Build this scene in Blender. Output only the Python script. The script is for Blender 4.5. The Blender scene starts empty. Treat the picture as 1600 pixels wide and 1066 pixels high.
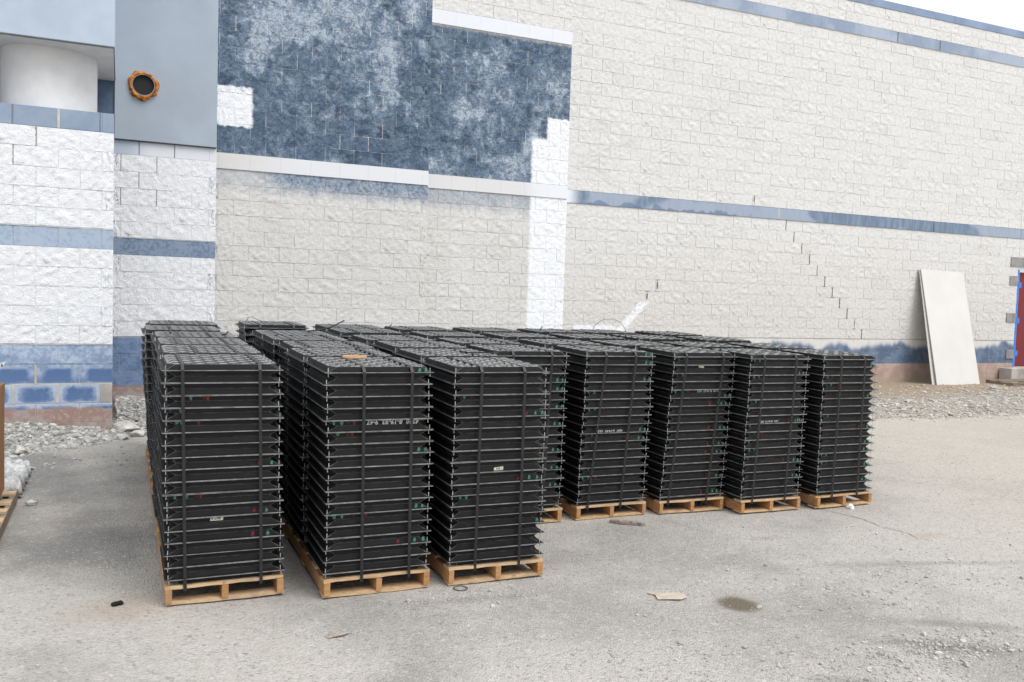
import bpy, bmesh, math, random
import numpy as np
from mathutils import Matrix, Vector
R = math.radians
rng = random.Random(7)
nr = np.random.default_rng(11)
C = bpy.context.scene.collection
scn = bpy.context.scene

# ------------------------------------------------------------------ camera, sky, sun, exposure
CH = 1.7108
def make_camera():
    pit, rol, yaw = R(2.959), R(1.742), R(24.074)
    F = Vector((math.sin(yaw)*math.cos(pit), math.cos(yaw)*math.cos(pit), -math.sin(pit)))
    r = Vector((math.cos(yaw), -math.sin(yaw), 0)); u = r.cross(F)
    r2 = r*math.cos(rol)+u*math.sin(rol); u2 = -r*math.sin(rol)+u*math.cos(rol)
    m = Matrix(((r2.x, u2.x, -F.x, 0), (r2.y, u2.y, -F.y, 0), (r2.z, u2.z, -F.z, CH), (0, 0, 0, 1)))
    cd = bpy.data.cameras.new('camera'); cd.sensor_width = 36; cd.lens = 36*1368.5/1600
    cd.clip_start = .05; cd.clip_end = 2000
    o = bpy.data.objects.new('camera', cd); o.matrix_world = m; C.objects.link(o)
    scn.camera = o
make_camera()

SUN_EL, SUN_AZ = R(56), R(152)          # azimuth clockwise from +Y (north): behind the camera, to the right
w = bpy.data.worlds.new('World'); scn.world = w; w.use_nodes = True
nt = w.node_tree; bg = nt.nodes['Background']
sky = nt.nodes.new('ShaderNodeTexSky'); sky.sky_type = 'NISHITA'; sky.sun_disc = False
sky.sun_elevation = SUN_EL; sky.sun_rotation = SUN_AZ; sky.dust_density = 4; sky.air_density = 1
hs = nt.nodes.new('ShaderNodeHueSaturation'); hs.inputs['Saturation'].default_value = .30
mx = nt.nodes.new('ShaderNodeMix'); mx.data_type = 'RGBA'; mx.inputs[0].default_value = .80
mx.inputs[7].default_value = (8.6, 8.85, 9.2, 1)     # even cloud layer
nt.links.new(sky.outputs[0], hs.inputs['Color']); nt.links.new(hs.outputs[0], mx.inputs[6])
nt.links.new(mx.outputs[2], bg.inputs['Color']); bg.inputs['Strength'].default_value = .1
sd = bpy.data.lights.new('sun', 'SUN'); sd.energy = 1.5; sd.angle = R(35); sd.color = (1, .975, .94)
so = bpy.data.objects.new('sun', sd); C.objects.link(so)
dv = Vector((math.sin(SUN_AZ)*math.cos(SUN_EL), math.cos(SUN_AZ)*math.cos(SUN_EL), math.sin(SUN_EL)))
so.rotation_euler = dv.to_track_quat('Z', 'Y').to_euler(); so.location = dv*30
vs = scn.view_settings; vs.view_transform = 'Standard'; vs.look = 'None'; vs.exposure = 0.62; vs.gamma = 1
vs.use_curve_mapping = False
scn.cycles.max_bounces = 6; scn.cycles.diffuse_bounces = 4; scn.cycles.glossy_bounces = 3

# ------------------------------------------------------------------ node helpers
class G:
    """tiny expression builder for shader nodes"""
    def __init__(s, name):
        s.m = bpy.data.materials.new(name); s.m.use_nodes = True
        s.t = s.m.node_tree; s.n = s.t.nodes; s.b = s.n['Principled BSDF']; s.out = s.n['Material Output']
    def link(s, a, inp):
        if hasattr(a, 'node'): s.t.links.new(a, inp)
        else:
            try: inp.default_value = a
            except Exception: inp.default_value = (*a, 1)
    def math(s, op, a, b=0., c=None, clamp=False):
        n = s.n.new('ShaderNodeMath'); n.operation = op; n.use_clamp = clamp
        s.link(a, n.inputs[0]); s.link(b, n.inputs[1])
        if c is not None: s.link(c, n.inputs[2])
        return n.outputs[0]
    def add(s, a, b): return s.math('ADD', a, b)
    def sub(s, a, b): return s.math('SUBTRACT', a, b)
    def mul(s, a, b): return s.math('MULTIPLY', a, b)
    def mx(s, a, b): return s.math('MAXIMUM', a, b)
    def mn(s, a, b): return s.math('MINIMUM', a, b)
    def inv(s, a): return s.math('SUBTRACT', 1., a, clamp=True)
    def sst(s, x, e0, e1, o0=0., o1=1.):
        n = s.n.new('ShaderNodeMapRange'); n.interpolation_type = 'SMOOTHSTEP'
        s.link(x, n.inputs['Value'])
        if e0 > e1: e0, e1, o0, o1 = e1, e0, o1, o0
        n.inputs['From Min'].default_value = e0; n.inputs['From Max'].default_value = e1
        n.inputs['To Min'].default_value = o0; n.inputs['To Max'].default_value = o1
        return n.outputs['Result']
    def noise(s, vec, scale, detail=4, rough=.55, dist=0.):
        n = s.n.new('ShaderNodeTexNoise'); s.link(vec, n.inputs['Vector'])
        n.inputs['Scale'].default_value = scale; n.inputs['Detail'].default_value = detail
        n.inputs['Roughness'].default_value = rough; n.inputs['Distortion'].default_value = dist
        return n.outputs['Fac']
    def voro(s, vec, scale, feature='F1', out='Distance'):
        n = s.n.new('ShaderNodeTexVoronoi'); s.link(vec, n.inputs['Vector']); n.inputs['Scale'].default_value = scale
        n.feature = feature
        return n.outputs[out]
    def pos(s):
        n = s.n.new('ShaderNodeNewGeometry'); return n.outputs['Position']
    def objrand(s):
        n = s.n.new('ShaderNodeObjectInfo'); return n.outputs['Random']
    def objcoord(s):
        n = s.n.new('ShaderNodeTexCoord'); return n.outputs['Object']
    def sep(s, v):
        n = s.n.new('ShaderNodeSeparateXYZ'); s.link(v, n.inputs[0]); return n.outputs
    def comb(s, x, y, z):
        n = s.n.new('ShaderNodeCombineXYZ'); s.link(x, n.inputs[0]); s.link(y, n.inputs[1]); s.link(z, n.inputs[2]); return n.outputs[0]
    def scalev(s, v, sc):
        n = s.n.new('ShaderNodeMapping'); s.link(v, n.inputs['Vector']); n.inputs['Scale'].default_value = sc; return n.outputs[0]
    def mix(s, f, a, b):
        n = s.n.new('ShaderNodeMix'); n.data_type = 'RGBA'; n.clamp_factor = True
        s.link(f, n.inputs[0])
        for v, i in ((a, 6), (b, 7)):
            if hasattr(v, 'node'): s.t.links.new(v, n.inputs[i])
            else: n.inputs[i].default_value = (*v, 1)
        return n.outputs[2]
    def bump(s, h, strength=.3, dist=.01):
        n = s.n.new('ShaderNodeBump'); n.inputs['Strength'].default_value = strength; n.inputs['Distance'].default_value = dist
        s.link(h, n.inputs['Height']); s.t.links.new(n.outputs[0], s.b.inputs['Normal'])
    def fin(s, col=None, rough=.8, metal=0., spec=.3):
        if col is not None:
            if hasattr(col, 'node'): s.t.links.new(col, s.b.inputs['Base Color'])
            else: s.b.inputs['Base Color'].default_value = (*col, 1)
        s.link(rough, s.b.inputs['Roughness']); s.link(metal, s.b.inputs['Metallic'])
        s.b.inputs['Specular IOR Level'].default_value = spec
        return s.m

# ------------------------------------------------------------------ object helpers
def tag(o, label=None, cat=None, group=None, kind=None):
    if label: o['label'] = label
    if cat: o['category'] = cat
    if group: o['group'] = group
    if kind: o['kind'] = kind
    return o
def link(name, me, mats=(), parent=None, loc=None):
    if mats and not me.materials:
        for m in (mats if isinstance(mats, (list, tuple)) else [mats]): me.materials.append(m)
    o = bpy.data.objects.new(name, me); C.objects.link(o)
    if parent: o.parent = parent
    if loc is not None: o.location = loc
    return o
def empty(name, loc=(0, 0, 0), rot=None):
    o = bpy.data.objects.new(name, None); o.empty_display_size = .1; C.objects.link(o); o.location = loc
    if rot is not None: o.rotation_euler = rot
    return o
class MB:
    """collects verts and faces for one mesh"""
    def __init__(s): s.v = []; s.f = []; s.mi = []; s.sm = []
    def add(s, v, f, mi=0, smooth=False):
        k = len(s.v); s.v += [tuple(p) for p in v]; s.f += [tuple(i+k for i in q) for q in f]
        s.mi += [mi]*len(f); s.sm += [smooth]*len(f)
    def box(s, x0, x1, y0, y1, z0, z1, mi=0):
        v = [(x0, y0, z0), (x1, y0, z0), (x1, y1, z0), (x0, y1, z0), (x0, y0, z1), (x1, y0, z1), (x1, y1, z1), (x0, y1, z1)]
        s.add(v, [(0, 3, 2, 1), (4, 5, 6, 7), (0, 1, 5, 4), (1, 2, 6, 5), (2, 3, 7, 6), (3, 0, 4, 7)], mi)
    def tube(s, pts, r, n=6, mi=0, r1=None):
        k = len(s.v); m = len(pts)
        for i, p in enumerate(pts):
            a = Vector(pts[max(0, i-1)]); b = Vector(pts[min(m-1, i+1)]); d = (b-a).normalized()
            up = Vector((0, 0, 1)) if abs(d.z) < .9 else Vector((1, 0, 0))
            x = d.cross(up).normalized(); y = x.cross(d)
            rr = r if r1 is None else r+(r1-r)*i/(m-1)
            for j in range(n):
                t = 2*math.pi*j/n; q = Vector(p)+x*(rr*math.cos(t))+y*(rr*math.sin(t)); s.v.append(tuple(q))
        for i in range(m-1):
            for j in range(n):
                a = k+i*n+j; b = k+i*n+(j+1) % n; s.f.append((a, b, b+n, a+n)); s.mi.append(mi); s.sm.append(True)
        s.f.append(tuple(k+j for j in reversed(range(n)))); s.f.append(tuple(k+(m-1)*n+j for j in range(n))); s.mi += [mi]*2; s.sm += [False]*2
    def mesh(s, name):
        me = bpy.data.meshes.new(name); me.from_pydata(s.v, [], s.f)
        me.polygons.foreach_set('material_index', s.mi); me.polygons.foreach_set('use_smooth', s.sm); me.update(); return me
    def obj(s, name, mats, parent=None, loc=None): return link(name, s.mesh(name), mats, parent, loc)
def bevel_me(me, w, seg=1):
    bm = bmesh.new(); bm.from_mesh(me)
    bmesh.ops.bevel(bm, geom=bm.edges[:], offset=w, segments=seg, affect='EDGES', profile=.5)
    bm.to_mesh(me); bm.free(); return me

GX, GY = -.003594, .019994
def gplane(x, y): return GX*(x-1)+GY*(y-5)
GN = Vector((-GX, -GY, 1)).normalized()
GQ = Vector((0, 0, 1)).rotation_difference(GN)
def hsh(x, y):   # smooth pseudo noise for ground relief
    return (math.sin(x*1.3+.7)*math.cos(y*1.7-.3)+.6*math.sin(x*2.9+y*2.1)+.4*math.sin(x*5.1-y*4.3+1.2))/2

# ------------------------------------------------------------------ walls: constants
CO = .2032; A = 3.4922
D1, D2, D3, D4, D5 = 10.247, 11.790, 12.390, 12.654, 13.088
WHITE = (.76, .775, .80); OFF = (.668, .662, .652); GREIGE = (.615, .603, .582)
NAVY = (.060, .105, .185); MIDB = (.150, .225, .360); LIGHTB = (.34, .42, .56); PINK = (.31, .205, .18)
def wall_mat(sec, mortar=False):
    g = G('painted_block_%d%s' % (sec, '_mortar' if mortar else ''))
    P = g.pos(); x, y, z = g.sep(P)
    n1 = g.noise(P, 1.1, 5, .6); n2 = g.noise(P, 5, 5, .65); n3 = g.noise(P, 28, 4, .6); n4 = g.noise(P, 90, 3, .6)
    wob = g.mul(g.sub(n2, .5), .12)
    wobb = g.mul(g.sub(g.noise(P, 16, 4, .65), .5), .09)
    zz = g.add(z, wob); xx = g.add(x, wob)
    # which block a point lies in, and where in it (u, v), for block-to-block differences of tone
    rw = g.mul(g.sub(A, z), 1/CO); row = g.math('FLOOR', rw); v_ = g.sub(rw, row)
    tx = g.sub(g.mul(g.sub(x, {1: -.604, 2: .184, 3: 2.789, 4: 4.15, 5: 11.617}[sec]), 1/.4064), g.mul(g.math('FLOORED_MODULO', row, 2.), .5))
    ci = g.math('FLOOR', tx); u_ = g.sub(tx, ci)
    wn = g.n.new('ShaderNodeTexWhiteNoise'); wn.noise_dimensions = '3D'; g.link(g.comb(ci, row, float(sec)), wn.inputs['Vector']); cell = wn.outputs['Value']
    ctr = g.mul(g.mul(g.sst(u_, .02, .30), g.sst(u_, .98, .72)), g.mul(g.sst(v_, .0, .35), g.sst(v_, 1.0, .75)))
    if sec in (1, 2):
        col = WHITE
        # thin spots where older cream paint shows
        col = g.mix(g.mul(g.sst(n3, .56, .74), .25), col, (.66, .64, .60))
        base = g.sst(z, 1.056, 1.05)
        bl = g.mix(g.sst(g.add(g.mul(n2, .6), g.mul(n3, .4)), .38, .58), (.205, .285, .42) if sec == 1 else (.10, .165, .29), LIGHTB if sec == 1 else (.19, .27, .41))
        bl = g.mix(g.mul(g.sst(g.noise(P, 40, 2, .7), .60, .68), .6), bl, (.07, .12, .22))
        if sec == 1:
            bl = g.mix(g.mul(g.sst(g.add(g.mul(n2, .55), g.mul(n3, .45)), .47, .60), .7), bl, (.45, .51, .61))
            low = g.mul(g.sst(zz, .86, .80), g.sst(n1, .42, .55))
            bl = g.mix(g.mul(g.sst(zz, .84, .80), g.sst(g.add(g.mul(ctr, .55), g.mul(g.sub(g.add(g.mul(n2, .6), g.mul(n3, .4)), .5), 2.0)), .12, .55)), bl, (.085, .155, .31))
            bl = g.mix(g.mul(g.mul(g.sst(v_, .35, .85), g.sst(z, .87, .86)), g.mul(g.sst(n2, .36, .56), .8)), bl, (.10, .17, .33))
            bl = g.mix(g.mul(g.sst(g.add(ctr, g.mul(g.sub(n2, .5), 1.2)), .30, .10), g.mul(g.sst(z, .66, .655), .6)), bl, (.48, .54, .62))
        col = g.mix(base, col, bl)
        b0 = g.mul(g.sst(z, A-CO-.005, A-CO-.001), g.sst(z, A+.02, A+.01))
        if sec == 1: col = g.mix(b0, col, g.mix(g.sst(n1, .35, .65), (.21, .27, .37), (.31, .37, .46)))
        else: col = g.mix(b0, col, g.mix(g.sst(xx, .35, .0), (.66, .68, .72), (.42, .48, .58)))
        b6 = g.mul(g.sst(z, A-7*CO-.004, A-7*CO), g.sst(z, A-6*CO+.004, A-6*CO))
        c6 = g.mix(g.mul(g.sst(g.add(g.mul(n3, .6), g.mul(n2, .4)), .46, .60), .75), (.36, .43, .53) if sec == 1 else (.22, .28, .38), (.25, .325, .45) if sec == 1 else (.10, .155, .25))
        col = g.mix(b6, col, c6)
        pk = g.sst(zz, .405, .375) if sec == 1 else g.sst(zz, .47, .44)
        pc = g.mix(g.sst(n3, .5, .7), PINK, (.42, .33, .30)); pc = g.mix(g.mul(g.sst(n2, .42, .6), .75), pc, (.38, .345, .325))
        col = g.mix(pk, col, pc)
        if mortar:
            bare = g.mul(g.sst(z, .9, .85), .9) if sec == 1 else 0.
            col = g.mix(bare, col, (.38, .355, .32))
            col = g.mix(g.mul(g.sst(z, 1.06, 1.05), .3), col, (.50, .49, .47))
    elif sec in (3, 4):
        lo = g.mix(g.mul(g.sst(n1, .4, .65), .6), GREIGE, OFF)
        lo = g.mix(g.mul(g.sst(n3, .55, .72), .22), lo, (.45, .43, .40))
        lo = g.mix(g.mul(g.sst(cell, .70, 1.0), .25), lo, (.54, .525, .50))
        # overspray of navy just below the white band
        st = g.noise(g.scalev(P, (9, 1, 1.2)), 1., 3, .6)
        st2 = g.mul(g.sub(st, .5), .22)
        if sec == 3: xf = g.mx(g.mul(g.sst(xx, 1.25, 2.2), .95), .30)
        else: xf = g.mul(g.sst(xx, 5.95, 5.85), .55)
        fade = g.mul(g.sst(g.add(z, st2), 2.92, 3.16), xf)
        fade = g.mul(fade, g.sst(n2, .22, .5))
        lo = g.mix(fade, lo, g.mix(g.sst(n3, .35, .6), (.10, .155, .245), (.28, .34, .42)))
        # weathered navy field above, with chalky bloom
        dn = g.add(g.mul(n3, .6), g.mul(n2, .55))
        gr = g.noise(P, 38, 6, .78, .6)
        dn = g.add(g.mul(dn, .55), g.mul(gr, .52))
        hi = g.mix(g.sst(dn, .46, .70), (.040, .076, .132), (.130, .185, .262))
        top = g.sst(z, 3.7, 5.6) if sec == 3 else g.sst(z, 6.6, 3.4)
        bloom = g.math('ADD', g.add(g.mul(n1, .9), g.mul(n2, .5)), g.mul(top, .14))
        mid = g.noise(P, 7.5, 6, .70, .9); mid2 = g.noise(g.scalev(P, (1, 1, 1.4)), 4.2, 5, .68, .6)
        hi = g.mix(g.mul(g.sst(g.add(mid2, g.mul(g.sub(cell, .5), .22)), .50, .64), .8), hi, (.026, .050, .095))
        bsum = g.add(g.add(g.mul(bloom, .62), g.mul(mid, .70)), g.add(g.mul(gr, .30), g.mul(g.sub(cell, .5), .06)))
        def ell_(cx, cz, rx, rz):
            a_, b2 = g.mul(g.sub(x, cx), 1/rx), g.mul(g.sub(z, cz), 1/rz); return g.sst(g.math('SQRT', g.add(g.mul(a_, a_), g.mul(b2, b2))), 1.15, .25)
        spots = [(3.45, 5.1, .22, .9), (1.75, 5.2, .35, .6), (2.2, 5.35, .35, .35), (2.85, 5.7, .55, .30), (3.8, 5.75, .25, .3), (1.6, 4.75, .25, .25)] if sec == 3 else [(5.05, 5.25, .45, .38), (4.75, 4.5, .35, .2), (5.9, 4.1, .25, .4), (5.6, 3.75, .5, .25)]
        em = ell_(*spots[0])
        for q_ in spots[1:]: em = g.mx(em, ell_(*q_))
        bsum = g.add(bsum, g.mul(g.sub(em, .25), .17))
        blm = g.mul(g.sst(bsum, .985, 1.14), g.sst(g.add(g.mul(gr, .7), g.mul(mid, .5)), .50, .68))
        hi = g.mix(g.mul(blm, .92), hi, (.52, .575, .63))
        hi = g.mix(g.mul(g.sst(bsum, .90, 1.0), .35), hi, (.25, .32, .42))
        lo = g.mix(.0, lo, lo) if not mortar else g.mix(.35, lo, (.70, .69, .67))
        isn = g.sst(z, 3.495, 3.50)
        if sec == 4: isn = g.mul(isn, g.sst(g.add(z, wobb), 5.75, 5.66))
        if mortar:
            hi = g.mix(g.sst(n2, .35, .6), (.24, .31, .42), (.55, .61, .68))
            hi = g.mix(g.mul(g.sst(g.noise(P, 1.7, 3, .5), .49, .55), .95), hi, (.92, .90, .80))
        col = g.mix(isn, lo, hi)
        if sec == 4:
            col = g.mix(g.sst(z, 5.70, 5.73), col, OFF)
        xw = g.add(x, wobb); zw = g.add(z, wobb)
        if sec == 3:
            pt = g.mul(g.mul(g.sst(xw, 1.62, 1.57), g.sst(zw, 4.40, 4.375)), g.sst(zw, 3.85, 3.875))
        else:
            a = g.mul(g.sst(xw, 6.13, 6.17), g.sst(zw, 4.555, 4.53)); b = g.mul(g.sst(xw, 5.86, 5.92), g.sst(zw, 4.23, 4.17))
            c = g.mul(g.sst(g.add(g.add(x, g.mul(g.sub(n2, .5), .12)), g.mul(g.sub(z, 3.6), .04)), 5.86, 5.98), g.sst(z, 3.55, 3.5))
            pt = g.mx(g.mx(a, b), c)
        col = g.mix(pt, col, (.80, .82, .85))
        bd = g.mul(g.sst(z, A-CO-.001, A-CO+.001), g.sst(z, A+.012, A+.010))
        if sec == 4: bd = g.mx(bd, g.mul(g.sst(z, A+11*CO+.001, A+11*CO+.003), g.sst(z, A+12*CO+.012, A+12*CO+.010)))
        bc = g.mix(g.sst(x, 1.2, 2.4), (.60, .59, .58), (.67, .68, .71)) if sec == 3 else g.mix(g.sst(x, 5.7, 6.1), (.63, .63, .64), (.70, .72, .75))
        if sec == 4: bc = g.mix(g.sst(z, 5, 5.1), bc, (.68, .70, .75))
        col = g.mix(bd, col, bc)
        if mortar and sec == 3: col = g.mix(g.mul(g.sst(z, 3.2, 3.1), .2), col, (.5, .49, .46))
    else:
        lowb = g.sst(g.add(z, g.mul(g.sub(n1, .5), 1.6)), 3.6, 1.2)
        col = g.mix(lowb, OFF, (.615, .602, .580))
        col = g.mix(g.mul(g.sst(n3, .54, .72), .20), col, (.50, .49, .47))
        col = g.mix(g.mul(g.sst(cell, .72, 1.0), .22), col, (.56, .55, .53))
        sm_ = g.sst(g.add(g.noise(P, 4.5, 5, .7, .6), g.mul(g.sub(cell, .5), .12)), .60, .70)
        col = g.mix(g.mul(sm_, .32), col, (.46, .455, .44))
        vs_ = g.noise(g.scalev(P, (14, 1, 2.5)), 1., 3, .6)
        arc = g.noise(g.scalev(P, (3.2, 1, 1.5)), 1., 2, .5)
        bb = g.mix(g.sst(vs_, .35, .65), (.125, .18, .265), (.20, .26, .35))
        # newer, thinner coat in long stretches
        lt = g.mul(g.sst(g.noise(g.scalev(P, (.55, 1, 1)), 1., 2, .5), .47, .53), .85)
        bb = g.mix(g.mul(lt, .8), bb, (.36, .415, .50))
        wave = g.mul(g.sst(g.sub(g.mul(g.sub(arc, .42), .55), g.sub(z, A-CO)), .0, .02), g.sst(z, A+.05, A+.0))
        bb = g.mix(g.mul(wave, g.mul(g.sst(x, 11, 10), .65)), bb, (.085, .15, .27))
        bb = g.mix(g.sst(xx, 7.05, 6.75), bb, (.70, .73, .77))
        bm_ = g.mul(g.sst(z, A-CO-.001, A-CO+.001), g.sst(z, A+.012, A+.010))
        up = g.mul(g.sst(z, A+17*CO+.001, A+17*CO+.003), g.sst(z, A+18*CO+.012, A+18*CO+.010))
        bu = g.mix(g.sst(n1, .4, .6), (.23, .29, .385), (.34, .40, .49))
        bu = g.mix(g.mul(g.sst(n3, .55, .7), .4), bu, (.16, .23, .36))
        col = g.mix(bm_, col, bb); col = g.mix(up, col, bu)
        # navy plinth with a sprayed wavy upper edge
        arcs = g.noise(g.scalev(P, (1.9, 1, .2)), 1., 3, .55)
        ztop = g.add(z, g.mul(g.sub(arcs, .5), .55))
        pl = g.sst(ztop, 1.02, .90); pl = g.mul(pl, g.sst(z, 1.056, 1.05))
        pb = g.mix(g.sst(n2, .4, .62), (.085, .125, .20), (.145, .195, .28))
        sc = g.mul(g.sst(g.noise(g.scalev(P, (3, 1, 40)), 1., 2, .5), .62, .70), .4)
        pb = g.mix(sc, pb, (.4, .42, .44))
        pb = g.mix(g.sst(ztop, .86, 1.02), pb, (.40, .45, .52))
        col = g.mix(pl, col, pb)
        pk = g.sst(z, .572, .566)
        pc = g.mix(g.sst(n2, .4, .65), (.36, .255, .215), (.44, .34, .30))
        col = g.mix(pk, col, pc)
        col = g.mix(g.mul(g.sst(zz, .30, .22), .8), col, (.36, .30, .22))
        # white touch-up splashes where a repair was painted
        xw = g.add(x, wobb); zw = g.add(z, wobb)
        dgl = g.math('ABSOLUTE', g.sub(g.sub(xw, 7.95), g.mul(g.sub(z, 1.25), .95)))
        sp = g.mul(g.mul(g.sst(dgl, .12, .06), g.sst(zw, 1.70, 1.66)), g.sst(z, 1.06, 1.1))
        sp2 = g.mul(g.mul(g.sst(xw, 6.9, 7.0), g.sst(xw, 7.85, 7.75)), g.sst(zw, 1.28, 1.25))
        col = g.mix(g.mul(g.mx(sp, sp2), .9), col, (.80, .82, .85))
        if mortar:
            col = g.mix(g.mul(g.sst(z, 1.06, 1.1), .35), col, (.74, .74, .74))
    # dirt speckle common to all
    h = g.add(g.add(g.mul(g.noise(P, 15, 6, .66, .3), .85), g.mul(g.math('ABSOLUTE', g.sub(g.noise(P, 30, 4, .6), .5)), .45)), g.mul(g.noise(P, 70, 4, .7), .30))
    sm = g.sst(z, 1.06, 1.07)
    def band(k0): return g.inv(g.mul(g.sst(z, A-(k0+1)*CO-.002, A-(k0+1)*CO+.003), g.sst(z, A-k0*CO+.013, A-k0*CO+.008)))
    sm = g.mul(sm, band(0))
    if sec in (1, 2): sm = g.mul(sm, band(6))
    if sec == 4: sm = g.mul(sm, band(-12))
    if sec == 5: sm = g.mul(sm, band(-18))
    if not mortar:
        g.bump(g.mul(h, g.math('MULTIPLY_ADD', sm, .96, .04)), 1., .019)
    rough = .62 if sec in (3, 4, 5) else .6
    return g.fin(col, rough, 0, .35)
WM = {k: wall_mat(k) for k in range(1, 6)}
WMM = {k: wall_mat(k, True) for k in range(1, 6)}
def plain(name, col, rough=.7, metal=0., spec=.3, var=.12, scale=6, bump=0., bscale=40):
    g = G(name); P = g.pos()
    n = g.noise(P, scale, 5, .6)
    d = tuple(c*(1-var*2) for c in col); l = tuple(min(1, c*(1+var)) for c in col)
    if bump: g.bump(g.noise(P, bscale, 5, .65), bump, .01)
    return g.fin(g.mix(g.sst(n, .3, .7), d, l), rough, metal, spec)
M_clad = plain('grey_blue_render', (.345, .40, .465), .75, var=.05, scale=1.3, bump=.08, bscale=120)
M_canopy = plain('pale_blue_render', (.43, .50, .59), .75, var=.06, scale=1.5, bump=.08, bscale=120)
M_soffit = plain('white_soffit', (.67, .67, .67), .7, var=.03)
M_recess_shade = plain('shaded_recess_blue', (.10, .155, .235), .7, var=.1)  # blue darkened to carry the shade of the recess
M_seal_shade = plain('dark_sealant_and_shade', (.10, .11, .12), .8)  # sealant in joints, also the painted shade under the cladding
M_cream = plain('cream_mortar', (.52, .49, .44), .9)
M_crack = plain('open_joint_dark', (.115, .11, .105), .95)

# ------------------------------------------------------------------ block building
building = empty('building', (9, D5, 0))
tag(building, 'painted concrete block building with white, beige and navy walls behind the tray stacks', 'building')
def block_geo(w, h, seed, nx=14, nz=8, amp=.0110, proud=.0180, tilt=.0):
    """split-faced block: rough front at y=-proud, sides running back to y=0.02; x from 0 to w, z from 0 to h"""
    r = np.random.default_rng(seed)
    proud += r.uniform(-.003, .003)
    ph = r.uniform(0, 6.28, 10); kx = r.uniform(12, 110, 10); kz = r.uniform(20, 150, 10); am = r.uniform(.3, 1, 10)
    v = []; f = []
    for j in range(nz):
        for i in range(nx):
            u, t = i/(nx-1), j/(nz-1)
            xx, zz = u*w, t*h
            n = sum(am[q]*math.sin(kx[q]*xx+kz[q]*zz*(1 if q % 2 else -1)+ph[q]) for q in range(10))/3.2
            n += r.uniform(-.4, .4)
            edge = min(1, 4*min(u, 1-u)*w/.2, 5*min(t, 1-t)*h/.1)
            yy = min(-.0128, -proud-amp*n*(.45+.55*edge))
            v.append((xx+(r.uniform(-.008, .008) if 0 < i < nx-1 else 0), yy, zz+(r.uniform(-.007, .007) if 0 < j < nz-1 else 0)))
    for j in range(nz-1):
        for i in range(nx-1):
            a = j*nx+i; f.append((a, a+1, a+1+nx, a+nx))
    rings = [list(range(nx)), list(range((nz-1)*nx, nz*nx))[::-1], [j*nx for j in range(nz)][::-1], [j*nx+nx-1 for j in range(nz)]]
    for q, (c0, c1) in zip(rings, (((0, .02, 0), (w, .02, 0)), ((w, .02, h), (0, .02, h)), ((0, .02, h), (0, .02, 0)), ((w, .02, 0), (w, .02, h)))):
        k = len(v); v += [v[i] for i in q]+[c1, c0]; f.append(tuple(range(k, len(v)))[::-1])
    return v, f
_bc = {}
def block_mesh(kind, w, h, var):
    key = (kind, round(w, 3), round(h, 3), var)
    if key not in _bc:
        mb = MB()
        if kind == 's':
            v, f = block_geo(w, h, 100+var*7+int(w*1000)); mb.add(v, f[:-4], 0, True); k_ = len(mb.v); mb.f += f[-4:]; mb.mi += [0]*4; mb.sm += [False]*4
        else:
            p = {'f': .0142, 'b': .034}[kind]; e = .0015
            v = [(0, .02, 0), (w, .02, 0), (w, .02, h), (0, .02, h), (0, -p+e, 0), (w, -p+e, 0), (w, -p+e, h), (0, -p+e, h),
                 (e, -p, e), (w-e, -p, e), (w-e, -p, h-e), (e, -p, h-e)]
            mb.add(v, [(0, 1, 5, 4), (1, 2, 6, 5), (2, 3, 7, 6), (3, 0, 4, 7), (4, 5, 9, 8), (5, 6, 10, 9), (6, 7, 11, 10), (7, 4, 8, 11), (8, 9, 10, 11)])
        _bc[key] = mb
    return _bc[key]
_bm = {}
blocks = []     # (cost, kind, sec, x, z, w, h, var)
JT = .008
def wall_section(sec, x0, x1, D, z0, z1, joff, kinds, jt=JT):
    """joff: x of a head joint in even courses (course 0 is the band under A)"""
    k0 = math.floor((A-z1)/CO+1e-6); k1 = math.ceil((A-z0)/CO)
    for k in range(k0, k1):
        zt = A-k*CO; zb = max(zt-CO, z0); zt = min(zt, z1)
        if zt-zb < .03: continue
        off = joff+(CO if k % 2 else 0)
        n = math.floor((x0-off)/.4064); xs = [x0]
        while True:
            n += 1; xj = off+n*.4064
            if xj > x1-.02: break
            if xj > x0+.02: xs.append(xj)
        xs.append(x1)
        kind = kinds(k)
        if kind is None: continue
        for a, b in zip(xs, xs[1:]):
            la = a+(jt/2 if a > x0+1e-6 else 0); lb = b-(jt/2 if b < x1-1e-6 else 0)
            if kind == 'b' : la, lb = a+.0003, b-.0003
            hb = zt-zb-(.006 if kind != 'b' else .001)
            xm, zm = (a+b)/2, (zt+zb)/2
            d = math.sqrt(xm*xm+D*D+(zm-CH)**2); foreshort = D/d
            vis = (b-a)*(zt-zb)/d**2*foreshort
            px = 800+1368.5*math.tan(math.atan2(xm, D)-R(24.07))
            if px < -40 or px > 1640: vis *= .01
            if zm-CH > d*.37: vis *= .01
            # blocks hidden behind the stacks of trays
            if xm > .45 and xm < 10 and zm < .95: vis *= .05
            blocks.append((vis, kind, sec, la, zb+(.003 if kind != 'b' else .0005), lb-la, hb, D))
wall_part = {}
def core(sec, x0, x1, D, z0, z1, back=.35):
    mb = MB(); mb.box(x0+.004, x1-.004, D-{1: .0103, 2: .0103, 3: .0112, 4: .0112, 5: .0119}[sec], D+back, z0, z1)
    o = mb.obj('wall', WMM[sec], building, (0, 0, 0)); o.matrix_parent_inverse = Matrix.Translation(-building.location)
    wall_part[sec] = o
core(1, -6.0, -.083, D1, 0, A-.003, .30); core(2, -6.0, 1.083, D2, 0, 6.6); core(3, 1.09, 4.10, D3, 0, 7.6)
core(4, 4.05, 6.533, D4, 0, 7.6); core(5, 6.4, 17.92, D5, 0, 7.56)
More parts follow.
